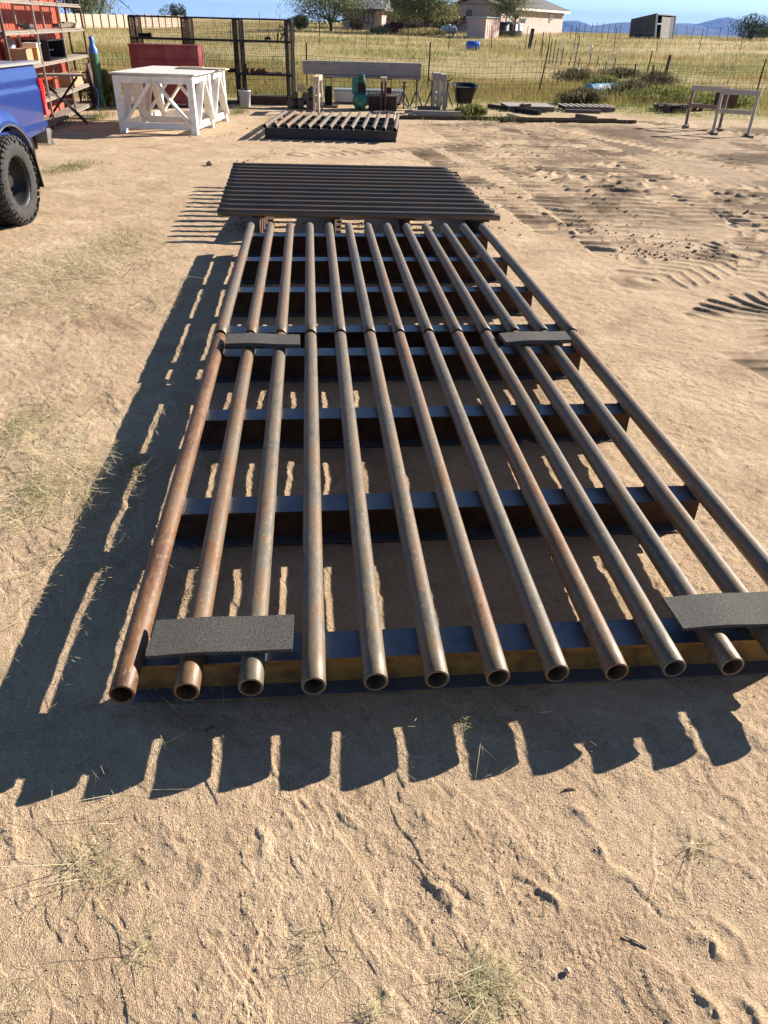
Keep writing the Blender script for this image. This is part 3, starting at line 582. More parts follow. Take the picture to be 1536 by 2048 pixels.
def mesh_rack():
    Y = 22.9; zb = 0; xs = [V(px, py, Y) for px, py in ((255, 28), (361, 33), (464, 36), (569, 39))]; h = 1.93
    x0 = xs[0].x; wds = [.16, .17, .17, .15]; t = thing('mesh_rack', (x0, Y, 0), 'tall dark steel rack with expanded mesh uprights behind the red cabinet', 'rack')
    D = .5; xl = [p_.x-x0 for p_ in xs]; tot = xl[3]+wds[3]
    for k, (x_, w_) in enumerate(zip(xl, wds)):
        m = MB(); c = .035
        for a in (x_, x_+w_):
            for b in (0, D): m.bar((a, b, 0), (a, b, h), c)
        for zz in (.03, h-.02):
            m.bar((x_, 0, zz), (x_, D, zz), c); m.bar((x_+w_, 0, zz), (x_+w_, D, zz), c); m.bar((x_, 0, zz), (x_+w_, 0, zz), c)
        u = m.build('upright', 'black_steel', t)
        m = MB(); mesh_panel(m, (x_, 0, 0), (1, 0, 0), (0, 0, 1), w_, h, .042, .005); mesh_panel(m, (x_+w_, 0, 0), (0, 1, 0), (0, 0, 1), D, h, .06, .005); mesh_panel(m, (x_, 0, 0), (0, 1, 0), (0, 0, 1), D, h, .06, .005)
        m.build('expanded_mesh', 'rust_post' if k < 2 else 'black_steel', u)
    m = MB(); m.bar((0, 0, h), (tot, 0, h), .04); m.bar((0, D, h), (tot, D, h), .04); m.build('top_rail', 'black_steel', t)
    zs = HT(Vector((-3, Y, 0)), 84); 
    m = MB(); m.bar((0, 0, zs), (tot, 0, zs), .03, .045); m.bar((0, D, zs), (tot, D, zs), .03, .045); m.box((tot/2, D/2, zs+.015), (tot, D-.04, .006)); m.build('shelf', 'black_steel', t)
    zl = HT(Vector((-3, Y, 0)), 151); m = MB(); m.bar((xl[2], 0, zl), (tot, 0, zl), .03, .045); m.bar((xl[2], D, zl), (tot, D, zl), .03, .045); m.box(((tot+xl[2])/2, D/2, zl+.015), (tot-xl[2], D-.04, .006)); m.build('shelf', 'black_steel', t)
    m = MB(); m.box(((tot+xl[2])/2, D*.5, .1), (tot-xl[2], D, .2)); m.box((tot/2, D*.5, .03), (tot, D+.1, .05)); m.build('base_box', 'dark_rust', t)
    m = MB(); square_mesh(m, (0, D, .2), (1, 0, 0), (0, 0, 1), tot, h-.2, .055, .06, .0028); m.build('back_mesh', 'wire', t)
    # things kept on the shelves
    def item(fn, name, mat, px, z, label, cat, y=.2, g=None):
        p = V(px, 60, Y+y); m = MB(); fn(m); o = m.build(name, mat); o.location = (p.x, Y+y, z); tag(o, label, cat, g)
    item(lambda m: (m.tube([(-.12, 0, .05), (.1, 0, .05)], .045, 10), m.tube([(.1, 0, .05), (.18, .0, .05)], .055, 10), m.bar((-.15, 0, .05), (-.12, 0, .05), .09)), 'power_tool', 'black_plastic', 288, zs+.02, 'dark cylindrical power tool on the upper rack shelf, left end', 'tool')
    item(lambda m: (m.tube([(-.07, -.05, .04), (0, 0, .08), (.07, .04, .035)], .03, 6), m.tube([(-.08, .04, .03), (.04, -.02, .05)], .025, 6)), 'scrap_steel', 'rust_post', 535, zs+.02, 'small crumpled steel lump beside the upright angle pieces on the rack', 'scrap')
    item(lambda m: (m.bar((-.08, 0, 0), (-.05, 0, .18), .04), m.bar((-.02, 0, .35), (.16, .0, .22), .05, .03), m.bar((.12, 0, .0), (.13, 0, .24), .04), m.bar((.0, 0, .02), (.12, 0, .2), .035), m.bar((.0, 0, .16), (.14, 0, .12), .035)), 'angle_steel', 'rust_post', 560, zs+.02, 'tangle of welded steel angle pieces on the upper rack shelf, right end', 'scrap')
    sp = [(485, .12, .2), (500, .1, .1), (512, .14, .08), (522, .11, .1)]
    for k, (px, w_, hh) in enumerate(sp):
        lab = ['tall dark steel block on the lower rack shelf', 'short rusty block next to the tall one on the lower shelf', 'squat rusty plate stack, mid lower shelf', 'rightmost rusty tube block of the lower shelf row'][k]
        item(lambda m, w_=w_, hh=hh: (m.box((0, 0, hh/2), (w_, .12, hh)), m.box((.02, .0, hh+.012), (w_*.5, .08, .025), .4), m.box((w_*.62, -.02, hh*.3), (w_*.3, .08, hh*.6), .2)), 'steel_block', 'rust_post', px, zl+.02, lab, 'steel block', g='steel offcuts on the rack shelf')
    item(lambda m: (m.box((0, 0, .02), (.22, .2, .03), .1), m.box((.16, .03, .035), (.2, .14, .03), -.2), m.tube([(-.2, 0, .02), (.3, .05, .02)], .014, 6)), 'flat_steel', 'cardboard', 543, zl+.02, 'pale flat offcuts lying on the lower rack shelf', 'scrap')
    item(lambda m: (m.tube([(-.12, 0, .05), (.12, 0, .05)], .05, 10), m.tube([(.1, 0, .06), (.2, .05, .04)], .03, 8)), 'power_tool', 'black_plastic', 458, zl+.02, 'dark tool on the lower shelf behind the table corner', 'tool')
mesh_rack()

# bucket
def bucket():
    p = G(491, 214); t = thing('bucket', p, 'white plastic bucket beside the mesh rack', 'bucket')
    m = MB(); m.lathe([(.0, .005), (.125, .005), (.13, .01), (.155, .36), (.165, .36), (.165, .385), (.15, .385), (.148, .36), (.12, .02), (0, .02)], n=24); m.build('body', 'white_plastic', t)
    m = MB(); m.tube([(.165*math.cos(a), .03+.02*math.sin(a), .34-.13*math.sin(a)) for a in np.linspace(0, math.pi, 14)], .004, 5); m.build('handle', 'galv', t)
    m = MB(); [m.tube([(random.uniform(-.1, .1), random.uniform(-.1, .1), .3), (random.uniform(-.1, .1), random.uniform(-.1, .1), .4)], .02, 5) for _ in range(9)]; m.build('contents', 'black_steel', t)
bucket()

# ------------------------------------------------------------------ timber on posts, trestles, logs
def timber_bench():
    a = V(606, 132, 22.7); b = V(842, 142, 22.7); 
    zt_ = (a.z+b.z)/2; m = MB(); m.bar((0, 0, 0), (b.x-a.x, .15, 0), .26, .3); o = m.build('timber_beam', 'grey_timber'); o.location = (a.x, 22.7, zt_); tag(o, 'thick grey weathered timber lying level across two steel posts', 'timber')
    m = MB(); m.bar((.35, 0, 0), (b.x-a.x-.01, .15, 0), .25, .06); o = m.build('plank', 'grey_timber'); o.location = (a.x, 22.69, zt_-.19); tag(o, 'grey plank under the thick timber', 'plank')
    for k, px in enumerate((657, 776)):
        p = V(px, 180, 22.8); hh = zt_-.225; t = thing('post_stand', (p.x, 22.8, 0), ['dark steel post stand under the left half of the timber', 'rusty steel post stand under the right half of the timber'][k], 'stand', 'steel post stands under the timber')
        m = MB(); m.bar((-.085, 0, .04), (-.085, 0, hh-.2), .03, .16); m.bar((.085, 0, .04), (.085, 0, hh-.2), .03, .16); m.bar((0, .05, .04), (0, .05, hh-.2), .16, .02); m.build('column', 'black_steel' if k == 0 else 'rust_post', t)
        m = MB(); m.bar((-.09, 0, hh-.2), (-.09, 0, hh), .014); m.bar((.09, 0, hh-.2), (.09, 0, hh), .014); m.bar((-.1, 0, hh-.01), (.1, 0, hh-.01), .02); m.build('fork', 'black_steel', t)
        m = MB(); m.box((0, 0, .02), (.5, .5, .04)); m.build('base_plate', 'dark_rust', t)
def end_trestle(px, py, pyt, label, mat='tan_timber_z', w_=.2, n=2, g='wooden trestles seen end on'):
    p = G(px, py); h = HT(p, pyt); t = thing('trestle', p, label, 'trestle', g)
    m = MB(); m.bar((0, 0, h-.05), (0, 1.0, h-.05), .16, .1); m.build('top_rail', 'tan_timber', t)
    for y_ in (.04, .96):
        for x_ in (-.055, .055):
            m = MB(); m.bar((x_*1.0, y_, 0), (x_*.8, y_, h-.1), .05, .09); m.build('leg', mat, t)
    m = MB(); m.bar((0, .04, .35), (0, .96, .35), .06, .08); m.build('brace', mat, t)
timber_bench()
end_trestle(633, 228, 153, 'narrow pale trestle end-on under the left end of the timber'); end_trestle(766, 222, 155, 'narrow trestle end-on beside the compressor, right of it', 'rust_post')
def trestle_pair():
    for k, (px, py, pyt) in enumerate(((872, 225, 147), (884, 224, 149))):
        p = G(px, py); h = HT(p, pyt); t = thing('trestle', p, ['weathered trestle on end, left of the close pair before the black tub', 'weathered trestle on end, right of the close pair before the black tub'][k], 'trestle', 'wooden trestles seen end on')
        m = MB(); m.bar((-.02, -.02, h-.07), (-.02, .8, h-.07), .19, .15); m.build('top_rail', 'grey_timber', t)
        for q, y_ in enumerate((.0, .75)):
            for x_ in (-.08, .07): m = MB(); m.bar((x_, y_, 0), (x_*.7, y_, h-.14), .06, .06); m.build('leg', 'sawhorse_wood', t)
        m = MB(); m.bar((0, 0, .4), (0, .75, .4), .05, .08); m.build('brace', 'sawhorse_wood', t)
trestle_pair()
def log_pile():
    base_ = G(603, 218); k = 0; labs = ['dark split log, lowest left of the pile by the rack', 'dark split log, lowest of the pile, second from left', 'dark split log at the lower right of the pile', 'split log in the middle row of the pile, left', 'split log in the middle row of the pile, right', 'log with pale cut face on top of the pile', 'leaning split log at the right of the pile']
    spec = [(-.3, 0, .12, .9), (-.03, .05, .12, .5), (.24, 0, .12, .2), (-.16, .03, .32, .7), (.12, .02, .3, .3), (.03, .0, .46, .1), (.33, .06, .3, -.5)]
    for i, (dx, dy, z_, a) in enumerate(spec):
        m = MB(); pts = [(math.cos(q)*.13*random.uniform(.75, 1.1), 0, math.sin(q)*.12*random.uniform(.75, 1.1)) for q in np.linspace(0, 2*math.pi, 6)[:-1]]
        m.prism(pts, (.1, .55, 0)); t = m.build('split_log', 'dark_timber' if i != 5 else 'tan_timber'); t.location = (base_.x+dx, base_.y+dy, z_); t.rotation_euler = (R(random.uniform(-8, 8)), a, R(random.uniform(-20, 20))); tag(t, labs[i], 'log', 'split logs stacked by the mesh rack')
log_pile()

# ------------------------------------------------------------------ air compressor
def compressor():
    p = G(720, 222); t = thing('air_compressor', p, 'green air compressor with round tank facing the camera', 'air compressor')
    m = MB(); L_ = .75; m.lathe([(0, -.06), (.1, -.05), (.17, -.02), (.2, .03), (.2, L_), (.15, L_+.06), (0, L_+.08)], (0, 0, .23), 'y', 32); m.lathe([(0, -.075), (.02, -.075), (.02, -.05)], (0, 0, .23), 'y', 10); m.build('tank', 'green_comp', t)
    for x_ in (-.13, .13):
        m = MB(); m.bar((x_, .06, 0), (x_*.8, .06, .12), .04); m.build('foot', 'green_comp', t)
    m = MB(); m.box((-.14, .2, .55), (.13, .3, .36)); m.build('belt_guard', 'green_comp', t)
    m = MB(); m.box((.02, .25, .6), (.16, .24, .18)); m.tube([(.02, .25, .66), (.02, .25, .82)], .07, 12)
    for z_ in (.7, .74, .78): m.lathe([(.05, 0), (.1, 0), (.1, .012), (.05, .012)], (.02, .25, z_), n=16)
    m.build('pump', 'green_comp', t)
    m = MB(); m.tube([(.13, .1, .45), (.13, .1, .62), (-.02, .08, .64), (-.04, .08, .46)], .016, 6); m.box((.04, .1, .5), (.2, .16, .2)); m.build('motor_cover', 'black_plastic', t)
    m = MB(); m.tube([(.18, .12, .4), (.24, .1, .46), (.22, .05, .36), (.2, .02, .48)], .008, 6); m.build('air_line', 'hub_steel', t)
compressor()
def silver_box():
    a = V(667, 186, 23.9); b = V(808, 190, 23.9); t = thing('truck_toolbox', (a.x, 23.9, 0), 'low silver ribbed metal toolbox on the ground behind the compressor', 'toolbox'); w_ = b.x-a.x
    m = MB(); m.box((w_/2, .25, .17), (w_-.06, .5, .28)); m.build('body', 'galv', t)
    m = MB(); m.box((w_/2, .25, .33), (w_, .56, .03))
    for i in range(int(w_/.07)): m.bar((.03+i*.07, -.03, .35), (.03+i*.07, .53, .35), .03, .012)
    m.build('ribbed_lid', 'diamond_plate', t)
silver_box()
def dark_box():
    a = V(738, 206, 22.6); b = V(793, 206, 22.6); w_ = b.x-a.x; t = thing('steel_crate', (a.x, 22.2, 0), 'low dark steel crate with a plank lid, right of the compressor', 'crate')
    m = MB(); m.box((w_/2, .2, .16), (w_, .4, .32)); m.build('body', 'dark_rust', t); m = MB(); m.box((w_/2, .2, .34), (w_+.06, .46, .035)); m.build('lid', 'plank_weathered', t)
    p = G(832, 232); m = MB(); m.box((0, 0, .03), (.3, .3, .05), .5); o = m.build('wooden_block', 'plank_weathered'); o.location = (p.x, p.y, 0); tag(o, 'small pale board at the foot of the jack stands', 'board')
    q = V(800, 200, 22.3); m = MB(); m.bar((0, 0, 0), (p.x-q.x, p.y-q.y, -q.z+.06), .035); o = m.build('rod', 'tan_timber'); o.location = q; tag(o, 'thin pale rod sloping from the crate to the ground', 'rod')
dark_box()
def jack_stand(px, py, pyt, label, vhead=True):
    p = G(px, py); h = HT(p, pyt); t = thing('jack_stand', p, label, 'stand', 'tripod pipe stands by the trestles')
    for k in range(3):
        a = 2*math.pi*k/3+.5; m = MB(); m.tube([(0, 0, h*.62), (math.cos(a)*.2, math.sin(a)*.2, 0)], .018, 8); m.build('leg', 'black_steel', t)
    m = MB(); m.tube([(0, 0, h*.35), (0, 0, h-.04)], .022, 8); m.build('column', 'black_steel', t)
    m = MB()
    if vhead: m.bar((0, 0, h-.06), (-.1, 0, h), .03); m.bar((0, 0, h-.06), (.1, 0, h), .03)
    else: m.box((0, 0, h-.03), (.16, .06, .02))
    m.bar((-.07, 0, h*.8), (.07, 0, h*.8), .012); m.build('head', 'dark_rust', t)
jack_stand(807, 216, 162, 'black tripod stand with flat head, left of the V-headed one', False)
jack_stand(832, 216, 156, 'black tripod stand with V-shaped head between timber and trestles')
jack_stand(862, 214, 158, 'dark tripod stand half hidden left behind the close trestle pair')
jack_stand(893, 214, 158, 'dark tripod stand half hidden right behind the close trestle pair')
def barrow():
    p = G(928, 226); t = thing('wheelbarrow', p, 'black plastic tub wheelbarrow seen from its end, by the wire fence', 'wheelbarrow')
    n = 14; V_ = []; F_ = []
    for k, (z_, wx, wy) in enumerate(((.2, .17, .32), (.23, .2, .36), (.58, .29, .5), (.6, .33, .55), (.62, .33, .55), (.6, .28, .49), (.26, .19, .34))):
        for i in range(32):
            a = 2*math.pi*i/32; c, s_ = math.cos(a), math.sin(a); e = .45; V_.append((wx*math.copysign(abs(c)**e, c), .4+wy*math.copysign(abs(s_)**e, s_), z_+(.03*math.sin(a) if k > 1 and k < 6 else 0)))
    for k in range(6): F_ += [(k*32+i, k*32+(i+1) % 32, (k+1)*32+(i+1) % 32, (k+1)*32+i) for i in range(32)]
    F_ += [tuple(range(31, -1, -1)), tuple(6*32+i for i in range(32))]
    m = MB(); m.add(V_, F_, True); m.build('tub', 'black_plastic', t)
    for sx in (-1, 1):
        m = MB(); m.tube([(sx*.3, -.25, .66), (sx*.26, 0, .5), (sx*.18, .8, .2)], .018, 8); m.build('handle', 'plank_weathered', t)
        m = MB(); m.tube([(sx*.17, .05, .3), (sx*.2, -.02, .0), (sx*.16, .3, .02)], .016, 8); m.build('leg', 'black_steel', t)
    m = MB(); m.lathe([(0, -.04), (.12, -.04), (.17, -.03), (.17, .03), (.12, .04), (0, .04)], (0, .95, .17), 'x', 20); m.build('wheel', 'rubber_tyre', t)
    m = MB(); m.box((0, .45, .5), (.4, .6, .1)); m.build('load', 'tub_liner', t)
barrow()
# chain on the far guard
def chain():
    a = G(748, 222, .31); pts = [G(q, w_, .3) for q, w_ in ((750, 224), (765, 223), (778, 223), (790, 225), (790, 232))]+[G(788, 240, .28), G(791, 248, .2), G(793, 250, .08), G(795, 254, .02)]
    m = MB(); L_ = 0; seq = []
    for p_, q_ in zip(pts[:-1], pts[1:]):
        n = max(1, int((q_-p_).length/.045)); seq += [(p_+(q_-p_)*i/n, (q_-p_).normalized()) for i in range(n)]
    o0 = pts[0]
    for i, (c, d) in enumerate(seq):
        s_ = d.cross(Vector((0, 0, 1))); s_ = s_.normalized() if s_.length > .1 else Vector((1, 0, 0)); u = d.cross(s_) if i % 2 else s_
        m.tube([c-o0+d*.032*math.cos(a)+u*.018*math.sin(a) for a in np.linspace(0, 2*math.pi, 9)], .007, 5, False)
    o = m.build('chain', 'chain_steel'); o.location = o0; tag(o, 'steel chain draped over the right end of the far pipe guard', 'chain')
chain()

# ------------------------------------------------------------------ trestles at the right
def side_trestle(pl, pr, pyl, label, mat):
    a = G(*pl); b = G(*pr); h = (HT(a, pyl[0])+HT(b, pyl[1]))/2; t = thing('sawhorse', a, label, 'sawhorse', 'pale sawhorses at the right edge of the yard'); d = b-a; L_ = d.length; t.rotation_euler[2] = math.atan2(d.y, d.x)
    m = MB(); m.bar((-.04, 0, h-.05), (L_+.05, 0, h-.05), .05, .105); m.build('top_rail', 'sawhorse_wood', t)
    for x_ in (0, L_): m = MB(); m.bar((x_, 0, .03), (x_, 0, h-.1), .065, .045, (0, 1, 0)); m.build('leg', mat, t)
    m = MB(); m.bar((.04, 0, h*.52), (L_-.04, 0, h*.52), .04, .08); m.build('stretcher', mat, t)
    for x_ in (0, L_): m = MB(); m.bar((x_-.09, .36, .022), (x_+.13, -.3, .022), .09, .045); m.build('foot', 'dark_timber', t)
side_trestle((1371, 253), (1438, 259), (168, 178), 'brownish legged sawhorse standing behind the paler one at right', 'sawhorse_brown')
side_trestle((1425, 267), (1495, 273), (173, 187), 'pale grey wooden sawhorse in front at the right edge', 'sawhorse_wood')

# ------------------------------------------------------------------ low clutter along the fence
def rails():
    for i, (a, b, w_, lab) in enumerate((((795, 238), (1232, 244), .1, 'long dark steel channel on the soil behind the tracks, longer back one'), ((1000, 244), (1271, 247), .09, 'dark steel channel on the soil, shorter front one'))):
        p = G(*a); q = G(*b); m = MB(); d = q-p; m.bar((0, 0, .012), (*d[:2], .012), w_, .02); s_ = Vector((-d.y, d.x, 0)).normalized()*w_*.46
        m.bar(Vector((s_.x, s_.y, .045)), Vector((d.x+s_.x, d.y+s_.y, .045)), .012, .055); m.bar(Vector((-s_.x, -s_.y, .045)), Vector((d.x-s_.x, d.y-s_.y, .045)), .012, .055)
        o = m.build('steel_channel', 'dark_rust'); o.location = p; tag(o, lab, 'steel channel', 'steel channels on the ground')
    def beam(a, b, w_, h_, mat, name, lab, cat, g=None, z0=0, zb=None):
        p = G(*a); q = G(*b); m = MB(); m.bar((0, 0, z0+h_/2), (q.x-p.x, q.y-p.y, (z0 if zb is None else zb)+h_/2), w_, h_); o = m.build(name, mat); o.location = p; tag(o, lab, cat, g)
    beam((826, 232), (922, 235), .14, .13, 'grey_timber', 'wooden_beam', 'grey wooden beam on the ground under the trestle pair', 'beam')
    beam((835, 224), (880, 225), .14, .14, 'dark_timber', 'wooden_beam', 'dark beam on the ground behind the grey one', 'beam')
    beam((977, 216), (1080, 230), .1, .1, 'black_steel', 'steel_bar', 'black square bar lying slanted in front of the flat pallet', 'steel bar')
    beam((1018, 232), (1046, 240), .1, .07, 'tan_timber', 'wooden_block', 'tan wooden block slanting toward the long channels', 'wood block')
    beam((1153, 234), (1190, 240), .1, .08, 'dark_timber', 'wooden_block', 'dark wooden block near the right end of the channels', 'wood block')
    beam((1130, 225), (1200, 227), .12, .08, 'dark_timber', 'wooden_beam', 'dark timber in front of the slatted pallet', 'beam')
    # pallets
    def pallet(px, py, w_, d_, lab, solid, rz=0, z=0.0):
        p = G(px, py); t = thing('pallet', (p.x, p.y, z), lab, 'pallet', 'pallets lying by the fence', rz)
        for y_ in (0, d_/2, d_): m = MB(); m.bar((-w_/2, y_, .06), (w_/2, y_, .06), .05, .1); m.build('bearer', 'dark_timber', t)
        n = 9; m = MB()
        if solid: m.box((0, d_/2, .125), (w_+.06, d_+.06, .02))
        else:
            for i in range(n): m.bar((-w_/2+w_*i/(n-1), -.03, .12), (-w_/2+w_*i/(n-1), d_+.03, .12), w_/n*.6, .018)
        m.build('deck_boards', 'plank_weathered', t)
    pallet(1062, 224, 1.25, 1.1, 'flat board covered pallet with rags on it', True, R(4)); pallet(1180, 224, 1.35, .9, 'slatted grey pallet half in the weeds', False, R(3))
    pallet(1350, 222, .9, .8, 'weathered pallet leaning under the scrap steel', False, R(-4))
    p = G(1050, 213, .15); m = MB(); [m.tube([(random.uniform(-.15, .15), random.uniform(-.1, .1), .02+.01*k), (random.uniform(-.15, .15), random.uniform(-.1, .1), .04)], .03, 6) for k in range(6)]; o = m.build('rag_bundle', 'rust_post'); o.location = (p.x, p.y, .135); tag(o, 'brown bundled rags on the flat pallet', 'rags')
    # concrete blocks / box tubes with square holes
    for i, (px, py) in enumerate(((1312, 220), (1330, 224), (1348, 222), (1375, 220))):
        p = G(px, py+2); m = MB(); L_ = .4; hh = .2
        for z_ in (.015, hh-.015): m.bar((0, 0, z_), (L_, 0, z_), .22, .03)
        for x_ in (.015, L_/2, L_-.015): m.bar((x_, 0, .03), (x_, 0, hh-.03), .03, .22, (0, 1, 0))
        o = m.build('steel_frame_block', 'dark_rust'); o.location = (p.x, p.y, 0 if i != 1 else .0); o.rotation_euler[2] = R((-8, 12, -15, 6)[i]); tag(o, ['hollow dark block at the left of the scrap heap by the weeds', 'hollow dark block, second from left in the scrap heap', 'hollow dark block in the middle of the scrap heap', 'hollow dark block left of the brown legged sawhorse'][i], 'hollow block', 'hollow blocks in the weeds')
    p = G(1455, 222); m = MB(); 
    for y_ in (0, .1): m.bar((-.3, y_, .18), (.34, y_, .18), .02, .34)
    m.bar((-.3, .05, .34), (.34, .05, .34), .12, .02); o = m.build('steel_box', 'rust_post'); o.location = (p.x, p.y+.3, 0.1); tag(o, 'rusty open steel box behind the front sawhorse', 'box')
rails()
def drums():
    for i, (a, b) in enumerate((((1176, 181), (1225, 180)), ((1222, 181), (1285, 172)))):
        A = V(a[0], a[1], 29.0+i*.6); B = V(b[0], b[1], 29.8+i*1.4); A.z = B.z = .17; m = MB(); d = B-A; L_ = d.length
        m.lathe([(0, 0), (.16, 0), (.19, .02), (.2, .05), (.2, L_*.3), (.21, L_*.33), (.2, L_*.36), (.2, L_*.63), (.21, L_*.66), (.2, L_*.69), (.2, L_-.05), (.18, L_), (0, L_)], ax='x', n=28); m.lathe([(.07, -.01), (.13, -.012), (.15, 0)], ax='x', n=20)
        o = m.build('plastic_drum', 'drum_lightblue'); o.location = A; o.rotation_euler[2] = math.atan2(d.y, d.x); tag(o, ['faded blue plastic drum lying in the weeds, open ring end left', 'pale blue plastic drum lying behind the first one'][i], 'drum', 'blue drums lying behind the fence')
    a = T(945, 101); m = MB(); m.lathe([(0, -.45), (.27, -.45), (.3, -.42), (.3, .42), (.27, .45), (0, .45)], ax='x', n=24); o = m.build('plastic_barrel', 'barrel_blue'); o.location = a+Vector((0, 0, .28)); o.rotation_euler[2] = .1; tag(o, 'bright blue barrel lying in the field before the house', 'barrel')
drums()

# ------------------------------------------------------------------ fences
def tpost_bm(h, lean=0):
    m = MB(); m.bar((0, 0, -.1), (lean, 0, h), .045, .012); m.bar((0, .02, -.1), (lean, .02, h), .012, .04)
    for k in range(int(h/.12)): m.box((lean*k*.12/h, -.012, .1+k*.12), (.02, .016, .02))
    return m
def fence_line(name, pts, label, hs, wires, mesh=None, mat='wire', step=None, sag=.02, wr=.004, cat='wire fence', leans=None):
    o0 = Vector(pts[0]); t = thing(name, o0, label, cat)
    for i, p in enumerate(pts):
        l = leans[i] if leans else random.uniform(-.06, .06); o = tpost_bm(hs[i] if isinstance(hs, list) else hs, l).build('post', 't_post', t); o.location = Vector(p)-o0
    m = MB()
    for a, b in zip(pts[:-1], pts[1:]):
        a = Vector(a)-o0; b = Vector(b)-o0; d = b-a; L_ = d.length
        for hz in wires:
            j = random.uniform(-.02, .02); m.tube([a+d*k/6+Vector((0, 0, hz+j*math.sin(k)-sag*4*(k/6)*(1-k/6))) for k in range(7)], wr, 3, False)
        if mesh:
            n = int(L_/mesh[0])
            for k in range(n+1):
                q = a+d*k/n; s_ = sag*4*(k/n)*(1-k/n); m.tube([q+Vector((0, 0, .03)), q+Vector((random.uniform(-.01, .01), 0, mesh[1]-s_))], wr*.8, 3, False)
    m.build('wires', mat, t); return t
P1 = T(833, 180); P2 = T(1076, 190)
H1, H2 = HT(P1, 82), HT(P2, 95)
dl = Vector((P2.x-P1.x, 0, 0)); yf = 29.0
fpts = [(-22.5, 26.2, 0), (-18.5, 26.6, 0), (-14.5, 27, 0), (-10.6, 27.3, 0), (-6.7, 27.6, 0), (-2.9, 28, 0), (1.05, 28.2, 0), (P2.x, P2.y, 0), (8.6, 29.3, 0), (12.4, 29.6, 0), (16.4, 29.7, 0), (20.4, 29.8, 0)]
fpts = [(a, b, float(terrain(a, b))) for a, b, c in fpts]
fence_line('wire_fence', fpts, 'woven wire fence on steel T-posts running behind the yard', [1.35]*6+[1.45, 1.42, .95, 1.2, 1.2, 1.2], [.08, .2, .34, .5, .66, .82, 1.0], (.15, 1.0), leans=[0, .05, -.04, .03, 0, .02, .02, .17, .05, .05, 0, .05], sag=.05, wr=.0055)
# garden posts and rails
def one_post(px, py, pyt, label, w_=.05, mat='t_post', lean=0, name='fence_post'):
    p = T(px, py); h = HT(p, pyt); m = MB(); m.bar((0, 0, -.1), (lean*h, 0, h), w_, w_*.7); 
    for k in range(int(h/.15)): m.box((lean*(.1+k*.15), -w_*.36, .1+k*.15), (w_*.5, .012, .03))
    o = m.build(name, mat); o.location = p; tag(o, label, 'post', 'steel posts standing in the field'); return p, h
one_post(1325, 172, 110, 'thick rusty post at right, leaning, nearest in the field', .1, 'rust_post', .06)
one_post(1058, 98, 57, 'thick dark wooden post in the field below the house end', .26, 'trim_brown', .1)
garden = [(1068, 105, 80, 'short'), (1079, 113, 63, 'tall'), (1082, 118, 82, 'low'), (1093, 120, 65, 'tall'), (1097, 128, 78, 'short'), (1105, 127, 79, 'mid'), (1112, 128, 96, 'stubby'), (1121, 130, 94, 'short dark'), (1138, 133, 110, 'small'), (1147, 137, 70, 'tallest'), (1156, 136, 116, 'small'), (1176, 136, 106, 'thin'), (1192, 137, 113, 'plain'), (1207, 155, 123, 'mid'), (1224, 152, 116, 'mid'), (1264, 172, 128, 'near'), (1289, 168, 101, 'tall near')]
for k, (a, b, c, d_) in enumerate(garden):
    where = 'in the row right of the house' if a < 1110 else 'in the garden rows' if a < 1200 else 'near the blue drums'
    one_post(a, b, c, f'{d_} thin steel post {where}, {["leftmost", "2nd", "3rd", "4th", "5th", "6th", "7th", "8th", "9th", "10th", "11th", "12th", "13th", "14th", "15th", "16th", "rightmost"][k]} counted from the left', .045, 't_post', random.uniform(.0, .08))
def cages():
    for k, (px, py, s_) in enumerate(((1146, 132, 1.0), (1177, 124, .5), (1222, 145, .9), (1090+31, 122, .9))):
        p = T(px, py); m = MB()
        for i in range(5):
            z_ = .12+.2*i*s_; m.tube([(-.35*s_, 0, z_), (-.1*s_, -.05, z_+.06), (.1*s_, 0, z_+.1), (.35*s_, .02, z_+.22)] if k != 3 else [(-.12, 0, z_*1.2), (.12, 0, z_*1.2)], .013, 5)
        if k == 3: m.tube([(-.12, 0, 0), (-.12, 0, 1.7)], .013, 5); m.tube([(.12, 0, 0), (.12, 0, 1.7)], .013, 5)
        o = m.build('garden_wires', 'paper_white'); o.location = p+Vector((0, .1, 0)); tag(o, ['pale bent wires on the tallest garden post', 'small pale wires right of the tallest garden post', 'pale curved wires beside the dark shrub', 'thin pale ladder standing in the post row'][k], 'wires')
    for px, py, lab in ((1153, 143, 'white plastic bag on the ground under the tallest garden post'), (1180, 113, 'small white bag caught on a thin garden post')):
        p = T(px, py+2); m = MB(); m.lathe([(0, 0), (.12, .01), (.16, .09), (.1, .17), (.04, .2), (0, .19)], n=9); o = m.build('plastic_bag', 'white_plastic'); o.location = p+Vector((0, 0, .0 if py > 130 else .5)); o.scale = (1.2, 1, 1) if py > 130 else (.6, .6, .9); tag(o, lab, 'bag')
cages()
